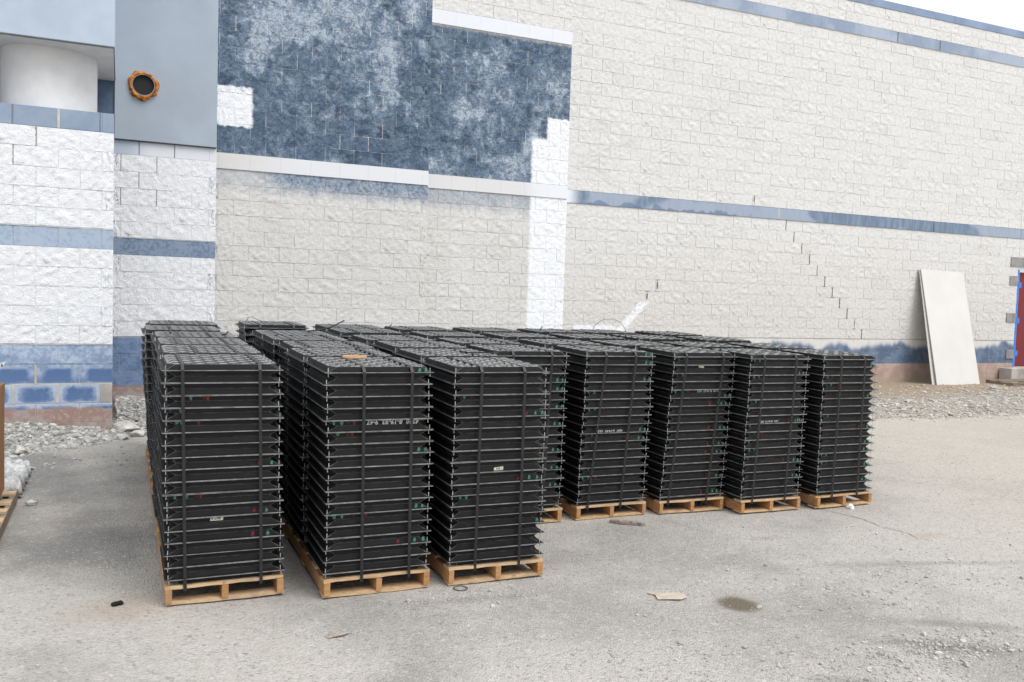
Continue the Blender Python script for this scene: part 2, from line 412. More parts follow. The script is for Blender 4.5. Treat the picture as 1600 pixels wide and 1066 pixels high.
wall_section(1, -6.0, -.085, D1, .05, A, -.604, lambda k: 'f' if k in (0, 6) or k >= 12 else 's')
wall_section(2, -.10, 1.085, D2, .05, A, .184, lambda k: 'f' if k in (0, 6) or k >= 12 else 's')
wall_section(3, 1.10, 4.10, D3, .05, 7.6, 2.789, lambda k: 'b' if k == 0 else 's')
wall_section(4, 4.06, 6.535, D4, .05, 7.6, 4.15, lambda k: 'b' if k in (0, -12) else 's')
wall_section(5, 6.45, 17.915, D5, .05, A+20*CO, 11.617, lambda k: 'b' if k in (0, -18) else ('f' if k >= 12 else 's'))
# wall over and right of the door
wall_section(5, 18.955, 21.9, D5, .05, 2.62, 11.617, lambda k: 'f' if k >= 12 else 's')
wall_section(5, 17.925, 21.9, D5, 2.63, A+20*CO, 11.617, lambda k: 'b' if k in (0, -18) else 's')
core_d = MB(); core_d.box(17.92, 22, D5-.0119, D5+.35, 2.62, 7.55); core_d.box(18.95, 22, D5-.0119, D5+.35, 0, 2.62)
od = core_d.obj('wall', WMM[5], building); od.matrix_parent_inverse = Matrix.Translation(-building.location)
wall_part[6] = od
blocks.sort(key=lambda b: -b[0])
cnt = {'block': 0, 'band_block': 0}
rest = {}
for i, (vis, kind, sec, x, z, w_, h_, D) in enumerate(blocks):
    nm = 'band_block' if kind == 'b' else 'block'
    if kind == 's': w_k = round(w_, 2) if abs(w_-.3964) > .02 else .3964
    var = (i*7+3) % 11
    if cnt[nm] < 300 and vis > 2e-4*.02:
        cnt[nm] += 1
        key = (kind, round(w_, 3), round(h_, 3), var if kind == 's' else 0, sec)
        if key not in _bm:
            me = block_mesh(kind, w_, h_, key[3]).mesh(nm); me.materials.append(WM[sec]); _bm[key] = me
        o = link(nm, _bm[key], (), wall_part[sec]); o.location = (x, D, z)
    else:
        mb = block_mesh(kind, w_, h_, var if kind == 's' else 0)
        R_ = rest.setdefault((sec, kind == 'b'), MB())
        R_.add([(p[0]+x, p[1]+D, p[2]+z) for p in mb.v], mb.f, 0, kind == 's')
for (sec, band), mb in rest.items():
    o = mb.obj('band_course' if band else 'block_course', WM[sec], wall_part[sec]); o['kind'] = 'stuff'
def bpart(name, mb, mats, parent=None):
    o = mb.obj(name, mats, parent or building)
    if parent is None: o.matrix_parent_inverse = Matrix.Translation(-building.location)
    return o
# coping on the long wall
mb = MB(); zc = A+20*CO
for a in np.arange(6.4, 22, 3.05): mb.box(a, min(a+3.045, 22), D5-.03, D5+.42, zc+.002, 7.70)
bpart('coping', mb, plain('coping_blue', (.22, .29, .42), .55, var=.1, scale=2))
# step crack down the long wall
YC = D5-.0150
def crack(parent, *boxes):
    mb = MB()
    for bx_ in boxes: mb.box(*bx_)
    bpart('open_joint', mb, M_crack, parent)
for k in range(1, 12):
    xj = 11.414+CO*(k-1); zt = A-k*CO
    bs = [(xj-.0095, xj+.0095, D5-.021, D5, zt-CO+.004, zt-.004)]
    if k in (4, 5, 6, 7, 9, 10): bs.append((xj-.05, xj+(.05 if k > 5 else -.01), D5-.0205, D5, zt-CO-.004, zt-CO+.0035))
    crack(wall_part[5], *bs)
crack(wall_part[5], (10.631, 10.653, D5-.021, D5, A+.012, A+CO-.006))
for xj, k in ((8.605, 7), (8.402, 8)):
    zt = A-k*CO
    bs = [(xj-.012, xj+.012, D5-.021, D5, zt-CO+.004+(.06 if k == 8 else 0), zt-.005), (xj-.05, xj+.05, D5-.0205, D5, zt-.0045, zt+.004)]
    if k == 7: bs.append((xj-.05, xj+.05, D5-.0205, D5, zt-CO-.004, zt-CO+.0035))
    crack(wall_part[5], *bs)
mb = MB()
mb.box(11.205, 11.235, D5-.036, D5, A-CO+.004, A-.004)
bpart('mortar_joint', mb, M_cream, wall_part[5])
for xj in (15.16, 13.99, 15.26):
    mb = MB(); mb.box(xj-.012, xj+.012, D5-.036, D5, A+17*CO+.004 if xj < 15.2 else A-CO+.004, A+18*CO-.004 if xj < 15.2 else A-.004)
    bpart('expansion_joint', mb, M_seal_shade, wall_part[5])
# near left wall: cracked joints showing mortar
def jv(par, nm, x, k, D, w, mat, y=.0150):
    zt = A-k*CO; mb = MB(); mb.box(x-w/2, x+w/2, D-y-.003, D+.004, zt-CO+.003, zt-.003); bpart(nm, mb, mat, par)
jv(wall_part[1], 'mortar_joint', -.604, 0, D1, .022, M_cream, .0156)
M_cr2 = plain('dirty_mortar', (.30, .28, .26), .9)
jv(wall_part[1], 'mortar_joint', -.807, 1, D1, .016, M_cr2); jv(wall_part[1], 'mortar_joint', -1.010, 2, D1, .014, M_cr2)
mb = MB(); mb.box(-1.01, -.807, D1-.0150, D1+.004, A-2*CO-.004, A-2*CO+.004); bpart('mortar_joint', mb, M_cr2, wall_part[1])
for xj, k in ((-.807, 13), (-.604, 14), (-1.01, 14)): jv(wall_part[1], 'mortar_joint', xj, k, D1, .020, M_cream, .0156)
mb = MB(); mb.box(-1.03, -.09, D1-.0153, D1+.004, A-14*CO-.006, A-14*CO+.006); bpart('mortar_joint', mb, M_cream, wall_part[1])
jv(wall_part[1], 'open_joint', -.218, 0, D1, .005, M_crack); jv(wall_part[1], 'open_joint', -1.02, 0, D1, .004, M_crack)
for (x_, k_, w_) in ((-.019, 1, .010), (.387, 1, .007), (.184, 0, .006), (.590, 0, .005), (.184, 2, .008), (-.019, 3, .005), (.387, 3, .0045)): jv(wall_part[2], 'open_joint', x_, k_, D2, w_, M_crack)
# bare grey corner block near the bottom of the left wall
mb = MB(); mb.box(-.20, -.087, D1-.0165, D1, A-15*CO+.004, A-14*CO-.008)
bpart('bare_block', mb, plain('bare_grey_block', (.40, .38, .35), .9, bump=.3), wall_part[1])

# cladding panel over the second wall, with vent pipe
mb = MB(); mb.box(-.094, 1.082, D2-.06, D2-.001, 3.462, 6.6)
me = mb.mesh('cladding_panel'); bevel_me(me, .004); o = link('cladding_panel', me, M_clad, building); o.matrix_parent_inverse = Matrix.Translation(-building.location)
mb = MB(); mb.box(-.09, 1.078, D2-.045, D2-.02, 3.452, 3.4615); bpart('shade_strip', mb, M_seal_shade, o)  # dark strip standing for the shade line below the panel's overhang
mb = MB(); mb.box(-6, -.096, D2-.03, D2, A, 6.5); bpart('recess_wall', mb, M_recess_shade)  # shade behind the column is put into this darker wall colour
def lathe(mb, prof, n, c, axis='y', mi=0, smooth=True):
    k = len(mb.v)
    for (r, d) in prof:
        for j in range(n):
            t = 2*math.pi*j/n
            mb.v.append((c[0]+r*math.cos(t), c[1]+d, c[2]+r*math.sin(t)) if axis == 'y' else (c[0]+r*math.cos(t), c[1]+r*math.sin(t), c[2]+d))
    for i in range(len(prof)-1):
        for j in range(n):
            a = k+i*n+j; b = k+i*n+(j+1) % n
            mb.f.append((a, b, b+n, a+n)); mb.mi.append(mi); mb.sm.append(smooth)
mb = MB(); pc = (.225, D2-.06, 4.125)
lathe(mb, [(.121, -.003), (.121, -.048), (.131, -.050), (.131, .0)], 40, pc)
mb.add([(pc[0]+.1212*math.cos(t), pc[1]-.004, pc[2]+.1212*math.sin(t)) for t in np.linspace(0, 6.283, 33)[:-1]], [tuple(range(32))])  # black disc stands in for the shaded hollow of the pipe
gp = G('pipe_plastic'); ny = gp.sep(gp.pos())[1]
pm = gp.fin(gp.mix(gp.sst(ny, D2-.106, D2-.1065), (.012, .012, .015), (.30, .27, .24)), .5)  # shade inside the pipe painted near black, only the lip lighter
pipe = bpart('vent_pipe', mb, pm)
mb = MB(); k = 36
ro = [.176+.010*math.sin(3*t+1)+.006*math.sin(7*t)+.005*math.sin(11*t+2)+nr.uniform(-.009, .009) for t in np.linspace(0, 6.283, k, endpoint=False)]
ring = []
for fr, d in ((0, -.046), (.25, -.058), (.6, -.046), (.9, -.018), (1., .002)):
    for j in range(k):
        t = 2*math.pi*j/k; rr = .132+(ro[j]-.132)*fr
        mb.v.append((pc[0]+rr*math.cos(t), pc[1]+d+nr.uniform(-.006, .006), pc[2]+rr*math.sin(t)))
for i in range(4):
    for j in range(k):
        a = i*k+j; b = i*k+(j+1) % k; mb.f.append((a, b, b+k, a+k)); mb.mi.append(0); mb.sm.append(False)
g = G('expanding_foam'); P = g.pos(); n = g.noise(P, 22, 4, .6)
g.bump(g.noise(P, 60, 4, .6), .5, .01)
bpart('foam_collar', mb, g.fin(g.mix(g.sst(n, .35, .62), (.20, .055, .012), (.68, .25, .03)), .6), pipe)
# canopy box and column above the left wall
mb = MB(); mb.box(-6, -.083, D1-.10, D2-.03, 4.16, 6.6)
me = mb.mesh('canopy'); bevel_me(me, .006); ca = link('canopy', me, M_canopy, building); ca.matrix_parent_inverse = Matrix.Translation(-building.location)
mb = MB(); mb.box(-5.95, -.095, D1-.075, D2-.035, 4.146, 4.159); bpart('soffit', mb, M_soffit, ca)
mb = MB(); mb.box(-5.95, -.087, D1-.095, D1-.078, 4.150, 4.1595); mb.box(-.0945, -.087, D1-.078, D2-.035, 4.147, 4.1595); bpart('drip_edge', mb, M_seal_shade, ca)
mb = MB(); lathe(mb, [(.468, 3.0), (.468, 4.146)], 64, (-.728, D1+.62, 0), 'z'); bpart('column', mb, M_soffit)
# door, frame, bare blocks
mb = MB(); mb.box(17.99, 18.90, D5+.06, D5+.10, .48, 2.56)
door = bpart('door', mb, plain('maroon_door', (.18, .022, .025), .5, var=.05))
mb = MB(); mb.box(17.925, 17.985, D5-.012, D5+.09, .48, 2.62); mb.box(17.985, 18.93, D5-.012, D5+.09, 2.565, 2.62)
bpart('door_frame', mb, plain('frame_white', (.68, .68, .68), .6), door)
mb = MB(); mb.box(17.915, 17.978, D5-.016, D5-.013, .485, 2.615)
for zc_ in (2.28, 1.50, .78): mb.box(17.95, 18.05, D5-.019, D5-.0165, zc_-.06, zc_+.06)
bpart('painter_tape', mb, plain('blue_tape', (.045, .20, .68), .5, var=.08, scale=20), door)
mb = MB()
for (x0, z0, z1) in ((17.66, A-4*CO, A-3*CO), (17.66, A-6*CO, A-5*CO), (17.62, A-10*CO, A-9*CO), (17.67, .665, .87)):
    me_ = MB(); me_.box(x0, 17.914 if z0 < 2.6 else 18.4, D5-.038, D5+.003, z0+.004, z1-.004)
    bpart('bare_block', me_, bpy.data.materials.get('bare_block_grey') or plain('bare_block_grey', (.27, .27, .265), .9, bump=.4), wall_part[5])
mb = MB(); mb.box(17.46, 19.3, D5-.34, D5-.045, .10, .475)
me = mb.mesh('concrete_step'); bevel_me(me, .012)
o = link('concrete_step', me, plain('step_concrete', (.42, .39, .36), .9, var=.15, scale=3, bump=.2))
tag(o, 'grey concrete step under the maroon door', 'step')

# ------------------------------------------------------------------ ground
def ground_mat():
    g = G('gravelly_asphalt'); P = g.pos(); x, y, z = g.sep(P)
    n0 = g.noise(P, .35, 4, .55); n1 = g.noise(P, 1.3, 5, .6); n2 = g.noise(P, 6, 5, .65); n3 = g.noise(P, 45, 4, .7)
    vd = g.voro(P, 95); vc = g.voro(P, 95, 'F1', 'Color'); cr = g.sep(vc)[0]
    v2 = g.voro(P, 38, 'F1', 'Color'); c2 = g.sep(v2)[0]; c3 = g.sep(g.voro(P, 24, 'F1', 'Color'))[1]; d3 = g.voro(P, 24)
    grey = g.mix(g.sst(n1, .3, .7), (.340, .324, .300), (.436, .415, .384))
    # asphalt kept cleaner beside and behind the first row, dusty elsewhere
    asp = g.mul(g.sst(g.add(x, g.mul(g.sub(n1, .5), 2.2)), 2.2, .2), g.mul(g.sst(g.add(y, g.mul(g.sub(n1, .5), 1.6)), 4.7, 5.9), g.sst(y, 10.6, 9.4)))
    grey = g.mix(g.mul(asp, .8), grey, (.205, .203, .201))
    big = g.noise(g.scalev(P, (1, 1.6, 1)), .55, 5, .62)
    grey = g.mix(g.mul(g.sst(big, .52, .36), .45), grey, (.235, .227, .216))
    dust = g.mul(g.sst(g.add(n0, g.mul(n1, .35)), .56, .76), .8)
    grey = g.mix(dust, grey, (.50, .475, .435))
    right = g.mul(g.sst(g.add(x, g.mul(g.sub(n0, .5), 3)), 5.5, 8.5), .65)
    grey = g.mix(right, grey, (.50, .45, .39))
    tan = g.mul(g.sst(g.add(g.noise(g.scalev(P, (1, 2.5, 1)), .9, 4, .6), 0.), .60, .72), .35)
    grey = g.mix(tan, grey, (.45, .395, .335))
    # aggregate speckle
    sp = g.add(g.mul(g.sub(cr, .5), .75), g.mul(g.sub(c2, .5), .35))
    dark = g.mul(g.sst(sp, -.18, -.5), .45); lite = g.mul(g.sst(sp, .20, .52), .45)
    col = g.mix(dark, grey, (.15, .15, .148)); col = g.mix(lite, col, (.62, .61, .59))
    st3 = g.mul(g.sst(d3, .34, .22), g.sst(n1, .35, .6))
    col = g.mix(g.mul(g.mul(st3, g.sst(c3, .78, .86)), .55), col, (.58, .565, .54))
    col = g.mix(g.mul(g.mul(st3, g.sst(c3, .20, .12)), .55), col, (.165, .16, .155))
    col = g.mix(g.mul(g.sst(n3, .50, .72), .42), col, (.20, .198, .194))
    def ell(cx, cy, rx, ry, rot=0., edge=.35, wob=.5):
        dx, dy = g.sub(x, cx), g.sub(y, cy); c_, s_ = math.cos(rot), math.sin(rot)
        u = g.mul(g.add(g.mul(dx, c_), g.mul(dy, s_)), 1/rx); v = g.mul(g.sub(g.mul(dy, c_), g.mul(dx, s_)), 1/ry)
        d = g.math('SQRT', g.add(g.mul(u, u), g.mul(v, v)))
        d = g.add(d, g.mul(g.sub(n2, .5), wob))
        return g.sst(d, 1.0+edge*.5, 1.0-edge)
    col = g.mix(g.mul(ell(3.29, 4.03, .125, .135, .2, .45, .35), .92), col, (.105, .082, .058))
    col = g.mix(g.mul(ell(3.29, 4.035, .17, .19, .2, .7, .7), .25), col, (.25, .21, .16))
    col = g.mix(g.mul(ell(.02, 4.98, .28, .22, .1, .8, .8), .45), col, (.36, .27, .20))       # rusty dust near the dark clod
    col = g.mix(g.mul(ell(3.98, 3.17, .48, .09, -.55, .9, 1.6), .62), col, (.11, .108, .105))   # damp dark gravel drift
    col = g.mix(g.mul(ell(3.15, 2.95, .30, .10, -.4, .9, 1.2), .40), col, (.15, .15, .15))
    col = g.mix(g.mul(ell(4.35, 3.35, .5, .06, -.5, .9, 1.1), .40), col, (.13, .13, .13))
    col = g.mix(g.mul(ell(5.0, 4.25, .9, .05, -.25, .9, 1.1), .35), col, (.18, .17, .16))
    col = g.mix(g.mul(ell(1.85, 4.55, .38, .05, -.1, .9, 1.2), .35), col, (.15, .15, .15))
    col = g.mix(g.mul(ell(4.35, 5.05, .14, .05, 0, .8, .8), .3), col, (.24, .17, .14))
    col = g.mix(g.mul(ell(5.65, 4.75, .22, .09, 0, .8, .9), .35), col, (.36, .27, .21))
    hgt = g.add(g.mul(g.inv(vd), .6), g.add(g.mul(n3, .8), g.mul(n2, .6)))
    g.bump(hgt, .8, .018)
    return g.fin(col, .92, 0, .2)
M_ground = ground_mat()
def axis(a, b, segs):
    out = []
    for (lo, hi, st) in segs: out += list(np.arange(lo, hi-1e-6, st))
    return out+[segs[-1][1]]
xs = axis(0, 0, [(-220, -40, 60), (-40, -10, 10), (-10, -2, 2), (-2, 8, .14), (8, 20, .6), (20, 50, 10), (50, 290, 60)])
ys = axis(0, 0, [(-220, -40, 60), (-40, -4, 6), (-4, 2, 1), (2, 10.5, .14), (10.5, 14, .7), (14, 50, 12), (50, 290, 60)])
mb = MB()
def gz(x, y):
    yy = max(-10., min(14., y)); xx = max(-12., min(25., x))
    near = 1 if (-2 < x < 9 and 2 < y < 10.5) else .3
    return gplane(xx, yy)+near*.010*hsh(x*.9, y*.9)*(0. if False else 1)-.012
for yv in ys:
    for xv in xs: mb.v.append((xv, yv, gz(xv, yv)))
nx = len(xs)
for j in range(len(ys)-1):
    for i in range(nx-1):
        a = j*nx+i; mb.f.append((a, a+1, a+1+nx, a+nx)); mb.mi.append(0); mb.sm.append(True)
tag(mb.obj('ground', M_ground), kind='structure')

# gravel shoulder along the building
def edge_y(x):
    pts = [(-6, 9.2), (-1, 9.25), (-.5, 9.62), (.2, 10.1), (2, 10.3), (5, 10.2), (8, 9.8), (10, 9.36), (13, 9.2), (24, 9.1)]
    for (a, ya), (b, yb) in zip(pts, pts[1:]):
        if x <= b: return ya+(yb-ya)*(x-a)/(b-a)
    return 9.1
def wall_y(x): return D1 if x < -.06 else D2 if x < 1.1 else D3 if x < 4.1 else D4 if x < 6.5 else D5
def mound(x, y):
    e = edge_y(x)+.08*math.sin(x*3.1)+.05*math.sin(x*7.7); t = max(0, min(1, (y-e)/1.1)); s = t*t*(3-2*t)
    hgt = .145 if x < 1.1 else .10+.03*math.sin(x*.9)
    if x < .7:
        hgt += .06*math.exp(-((x+.1)**2)/.25)*s
    if x > 9 and y > e+1.4: hgt -= .015*min(1, (y-e-1.4))
    return gz(x, y)+hgt*s-.012*(1-s)+.012*s*hsh(x*3, y*3)
gm = G('gravel_dirt'); P = gm.pos(); x_, y_, z_ = gm.sep(P)
n1 = gm.noise(P, 2, 5, .6); n3 = gm.noise(P, 40, 4, .7)
lime = gm.mix(gm.sst(n3, .35, .65), (.16, .155, .145), (.44, .425, .40))
dirt = gm.mix(gm.sst(n3, .35, .7), (.21, .165, .115), (.40, .325, .25))
df = gm.mul(gm.sst(gm.add(x_, gm.mul(n1, 2)), 7, 9), gm.sst(gm.add(y_, gm.mul(gm.sub(n1, .5), 1.6)), 10.6, 11.8))
gm.bump(n3, .6, .02)
M_grav = gm.fin(gm.mix(df, lime, dirt), .95, 0, .2)
mb = MB(); gxs = list(np.arange(-3, 22.01, .16)); 
rows = 26
for j in range(rows+1):
    for xv in gxs:
        e = edge_y(xv)-.1; yv = e+(wall_y(xv)+.05+ (.3 if False else 0)-e)*j/rows
        mb.v.append((xv, yv, mound(xv, yv)))
nx = len(gxs)
for j in range(rows):
    for i in range(nx-1):
        a = j*nx+i; mb.f.append((a, a+1, a+1+nx, a+nx)); mb.mi.append(0); mb.sm.append(True)
tag(mb.obj('gravel_bed', M_grav), kind='structure')

# loose stones
def rock_base(seed, sub=1):
    bm = bmesh.new(); bmesh.ops.create_icosphere(bm, subdivisions=sub, radius=1)
    r = random.Random(seed)
    for v in bm.verts:
        v.co *= r.uniform(.62, 1.15)
    pl = [Vector((r.uniform(-1, 1), r.uniform(-1, 1), r.uniform(-1, 1))).normalized() for _ in range(4)]
    for v in bm.verts:
        for n in pl:
            d = v.co.dot(n)
            if d > .62: v.co -= n*(d-.62)
    bm.verts.ensure_lookup_table()
    vv = np.array([v.co[:] for v in bm.verts]); ff = np.array([[q.index for q in f.verts] for f in bm.faces]); bm.free()
    return vv, ff
RB = [rock_base(s) for s in range(12)]
def scatter(name, pts, sizes, mat, flat=.7, sink=.35, cvar=True):
    V = []; F = []; k = 0; col = []
    for (p, s) in zip(pts, sizes):
        vv, ff = RB[nr.integers(0, 12)]
        a, b, c = nr.uniform(0, 6.28, 3)
        rot = np.array(Matrix.Rotation(a, 3, 'Z')) @ np.diag([1, nr.uniform(.6, .95), flat*nr.uniform(.6, 1.1)]) @ np.array(Matrix.Rotation(b, 3, 'X'))
        q = vv @ rot.T * s; q = q+np.array([p[0], p[1], p[2]-q[:, 2].min()*(1-sink*2) if sink < .5 else p[2]])
        V.append(q); F.append(ff+k); k += len(q); col.append(np.full(len(ff), nr.uniform(0, 1)))
    V = np.concatenate(V); F = np.concatenate(F); col = np.concatenate(col)
    me = bpy.data.meshes.new(name); me.from_pydata(V.tolist(), [], F.tolist())
    at = me.attributes.new('shade', 'FLOAT', 'FACE'); at.data.foreach_set('value', col.astype(np.float32))
    me.update(); o = link(name, me, mat); o['kind'] = 'stuff'; return o
def stone_mat(name, dark, light, tint):
    g = G(name); a = g.n.new('ShaderNodeAttribute'); a.attribute_name = 'shade'
    P = g.pos(); c = g.mix(a.outputs['Fac'], dark, light)
    c = g.mix(g.mul(g.sst(a.outputs['Fac'], .80, .86), .6), c, tint)
    g.bump(g.noise(P, 120, 3, .6), .3, .004)
    return g.fin(c, .9, 0, .25)
M_stone = stone_mat('limestone_chips', (.20, .195, .19), (.46, .45, .43), (.52, .51, .48))
M_peb = stone_mat('asphalt_pebbles', (.30, .29, .275), (.46, .445, .42), (.52, .505, .48))
M_dirtst = stone_mat('rubble_stones', (.33, .295, .25), (.53, .495, .435), (.58, .545, .49))
pts = []; sz = []
while len(pts) < 13000:     # left heap
    x = nr.uniform(-1.6, 1.3); e = edge_y(x)
    y = e-.12+(wall_y(x)-e+.1)*nr.uniform(0, 1)**1.0
    if y < e and nr.uniform() < .6: continue
    if y > wall_y(x)-.03: continue
    pts.append((x, y, mound(x, y))); sz.append(float(np.clip(nr.lognormal(-4.02, .42), .009, .055)))
scatter('gravel', pts, sz, M_stone, .75, .25)
pts = []; sz = []
while len(pts) < 12000:     # right shoulder
    x = 6+nr.uniform(0, 1)**.8*13.5; e = edge_y(x)
    t = nr.beta(1.1, 2.1); y = e-.10+t*(wall_y(x)-e)
    if t > .45 and nr.uniform() < .5: continue
    pts.append((x, y, mound(x, y))); sz.append(float(np.clip(nr.lognormal(-3.9, .45), .010, .065)))
scatter('gravel', pts, sz, M_dirtst, .6, .3)
pts = []; sz = []
def peb(n, cx, cy, sx, sy, mu, lim=(.003, .03)):
    for _ in range(n):
        x, y = nr.normal(cx, sx), nr.normal(cy, sy)
        if y < 1.6: continue
        if inpal(x, y): continue
        pts.append((x, y, gz(x, y))); sz.append(float(np.clip(nr.lognormal(mu, .45), *lim)))
def inpal(x, y): return (.2 < x < 2.4 and 4.8 < y < 9) or (2.4 <= x < 6.05 and 5.7 < y < 8.9)
for _ in range(7000):
    x = nr.uniform(-1.8, 9.5); y = 2.4+nr.uniform(0, 1)**1.6*7.4
    if inpal(x, y): continue
    pts.append((x, y, gz(x, y))); sz.append(float(np.clip(nr.lognormal(-5.45, .40), .0022, .016)))
peb(900, 3.9, 3.15, .32, .10, -5.0); peb(500, 3.1, 2.95, .25, .12, -5.0); peb(220, 4.4, 3.9, .5, .2, -5.0); peb(160, 5.2, 4.2, .8, .25, -4.9)
peb(160, 1.9, 4.57, .3, .06, -4.9); peb(300, 2.6, 3.5, .6, .25, -5.1); peb(120, -.2, 8.9, .5, .3, -4.3)
scatter('loose_pebbles', pts, sz, M_peb, .75, .3)

# bigger pieces of broken concrete in the heap
M_conc = plain('broken_concrete', (.47, .455, .43), .95, var=.2, scale=9, bump=.5, bscale=30)
def rock(name, x, y, s, seed, label, cat, mat, sq=(1, .8, .6), group=None, z=None, rz=0):
    vv, ff = rock_base(seed, 2)
    me = bpy.data.meshes.new(name); me.from_pydata((vv*np.array(sq)*s).tolist(), [], ff.tolist()); me.update()
    zz = (mound(x, y) if y > edge_y(x) else gz(x, y)) if z is None else z
    o = link(name, me, mat, None, (x, y, zz+s*sq[2]*.45)); o.rotation_euler = (0, 0, rz)
    tag(o, label, cat, group); return o
for i, (x, y, q, lab) in enumerate([(.06, 10.35, .16, 'large broken concrete chunk in the gravel at the corner of the near left wall'), (.17, 10.10, .11, 'broken concrete chunk at the asphalt edge right beside the leftmost tray row'),
        (.02, 9.94, .09, 'small concrete chunk on the gravel edge just left of the leftmost tray row'), (-.30, 9.80, .11, 'concrete chunk at the gravel edge below the bare grey block'), (-.85, 9.36, .11, 'flat pale chunk at the left end of the gravel edge')]):
    rock('concrete_chunk', x, y, q, 50+i, lab, 'rock', M_conc, (1, .75, .5), 'concrete chunks in the left gravel heap', rz=i*1.3)
for i, (x, y, q, lab) in enumerate([(15.3, 11.5, .12, 'round pale stone on the dirt in front of the leaning white boards'), (16.4, 11.3, .12, 'pale stone on the gravel in front of the weathered grey pallet'), (12.0, 10.6, .09, 'pale stone on the gravel right of the tray stacks')]):
    rock('stone', x, y, q, 80+i, lab, 'stone', M_conc, (1, .8, .6), 'stones on the right gravel shoulder', rz=i*1.1)
rock('dark_clod', -.01, 5.05, .036, 91, 'small black clod on the asphalt left of the front pallet', 'clod', plain('black_clod', (.012, .012, .012), .9, bump=.6), (1, .75, .45), rz=.3)
for i, (x, y, q, lab) in enumerate([(1.48, 4.62, .022, 'small pale stone on the asphalt in front of the second row pallet'), (3.62, 4.55, .016, 'small pale stone on the asphalt above the oily stain'), (4.21, 3.82, .017, 'small pale stone on the asphalt to the right of the oily stain'),
        (3.83, 3.11, .024, 'pale stone beside the damp dark gravel patch at bottom right'), (5.3, 4.9, .018, 'small pale stone on the asphalt by the long pavement crack')]):
    rock('stone', x, y, q, 120+i, lab, 'stone', M_conc, (1, .75, .6), 'single stones on the asphalt', rz=i)

# ------------------------------------------------------------------ pallets
def wood_mat(name, c0, c1, c2):
    g = G(name); P = g.objcoord(); r = g.objrand()
    off = g.n.new('ShaderNodeVectorMath'); off.operation = 'ADD'; g.t.links.new(P, off.inputs[0]); g.t.links.new(g.comb(g.mul(r, 13.), g.mul(r, 7.), g.mul(r, 3.)), off.inputs[1])
    V = off.outputs[0]
    gr = g.noise(g.scalev(V, (6, 6, 70)), 1.6, 6, .7, 1.2); n = g.noise(V, 5, 4, .6); k = g.noise(V, 14, 3, .5)
    col = g.mix(g.sst(gr, .36, .64), c0, c1); col = g.mix(g.mul(r, .6), col, c2)
    col = g.mix(g.mul(g.sst(k, .62, .72), .55), col, tuple(c*.35 for c in c0))
    col = g.mix(g.mul(g.sst(n, .50, .68), .55), col, (.24, .19, .145))
    g.bump(gr, .25, .003)
    return g.fin(col, .8, 0, .2)
M_wood = wood_mat('pallet_pine', (.38, .235, .12), (.63, .43, .245), (.54, .42, .28))
M_wood2 = wood_mat('stringer_pine', (.27, .12, .045), (.52, .27, .11), (.42, .255, .13))
M_oldw = wood_mat('weathered_wood', (.16, .125, .09), (.30, .25, .19), (.22, .19, .15))
_pm = {}
def plank(name, sx, sy, sz, seed, rough_edge=0.):
    """a board with slightly uneven edges, centred, long along its larger side"""
    key = (name, round(sx, 3), round(sy, 3), round(sz, 3), seed)
    if key in _pm: return _pm[key]
    r = random.Random(seed); n = 8; mb = MB(); along_x = sx >= sy
    for i in range(n+1):
        t = i/n-.5
        w0 = -.5+r.uniform(0, rough_edge); w1 = .5-r.uniform(0, rough_edge); bow = .0025*math.sin(3*t+seed)
        for (w_, h_) in ((w0, -.5), (w1, -.5), (w1, .5), (w0, .5)):
            mb.v.append((t*sx, w_*sy, h_*sz+bow) if along_x else (w_*sx, t*sy, h_*sz+bow))
    for i in range(n):
        for j in range(4):
            a = i*4+j; b = i*4+(j+1) % 4; q = (a, b, b+4, a+4)
            mb.f.append(q if not along_x else q[::-1]); mb.mi.append(0); mb.sm.append(False)
    mb.f += [(0, 1, 2, 3), tuple(n*4+j for j in (3, 2, 1, 0))]; mb.mi += [0, 0]; mb.sm += [False]*2
    me = mb.mesh(name); bm = bmesh.new(); bm.from_mesh(me); bmesh.ops.recalc_face_normals(bm, faces=bm.faces); bm.to_mesh(me); bm.free()
    _pm[key] = me; return me
PW, PH = .625, .102
def pallet(x, y, L, label, seed, w=PW, top=(0, .20, .44, .68, .90), mats=(M_wood, M_wood2), q=GQ, z=None, group='wooden pallets under the tray stacks', rz=0.):
    """front-left corner at x, y; length L along +y"""
    r = random.Random(seed)
    z = gplane(x+w/2, y+L/2) if z is None else z
    p = empty('wooden_pallet', (x+w/2, y+L/2, z)); p.rotation_mode = 'QUATERNION'
    p.rotation_quaternion = q @ Matrix.Rotation(rz, 3, 'Z').to_quaternion()
    tag(p, label, 'pallet', group)
    hs_ = PH-.016-.013
    def piece(nm, me, loc, mat):
        if not me.materials: me.materials.append(mat)
        o = link(nm, me, (), p, loc); o.rotation_euler = (0, 0, r.uniform(-.006, .006)); return o
    for sx in (-1, 0, 1):
        st = plank('stringer', .036, L, hs_, r.randint(0, 3), .06)
        piece('stringer', st, (sx*(w/2-.020)+(r.uniform(-.01, .01) if sx == 0 else 0), r.uniform(-.004, .004), .013+hs_/2), mats[1])
    bw = .125
    for t in top:
        b_ = bw if t != 0 else .105
        me = plank('deck_board', w-.004, b_, .016, r.randint(0, 5), .16)
        yy = -L/2+b_/2+t*(L-.105)
        piece('deck_board', me, (r.uniform(-.003, .003), min(yy, L/2-b_/2), PH-.008), mats[0])
    for t in (0, .5, 1):
        me = plank('bottom_board', w-.004, .10, .013, 10+r.randint(0, 3), .08)
        piece('bottom_board', me, (r.uniform(-.004, .004), -L/2+.05+t*(L-.10)+(.004 if t == 0 else 0), .0065), mats[0])
    return p

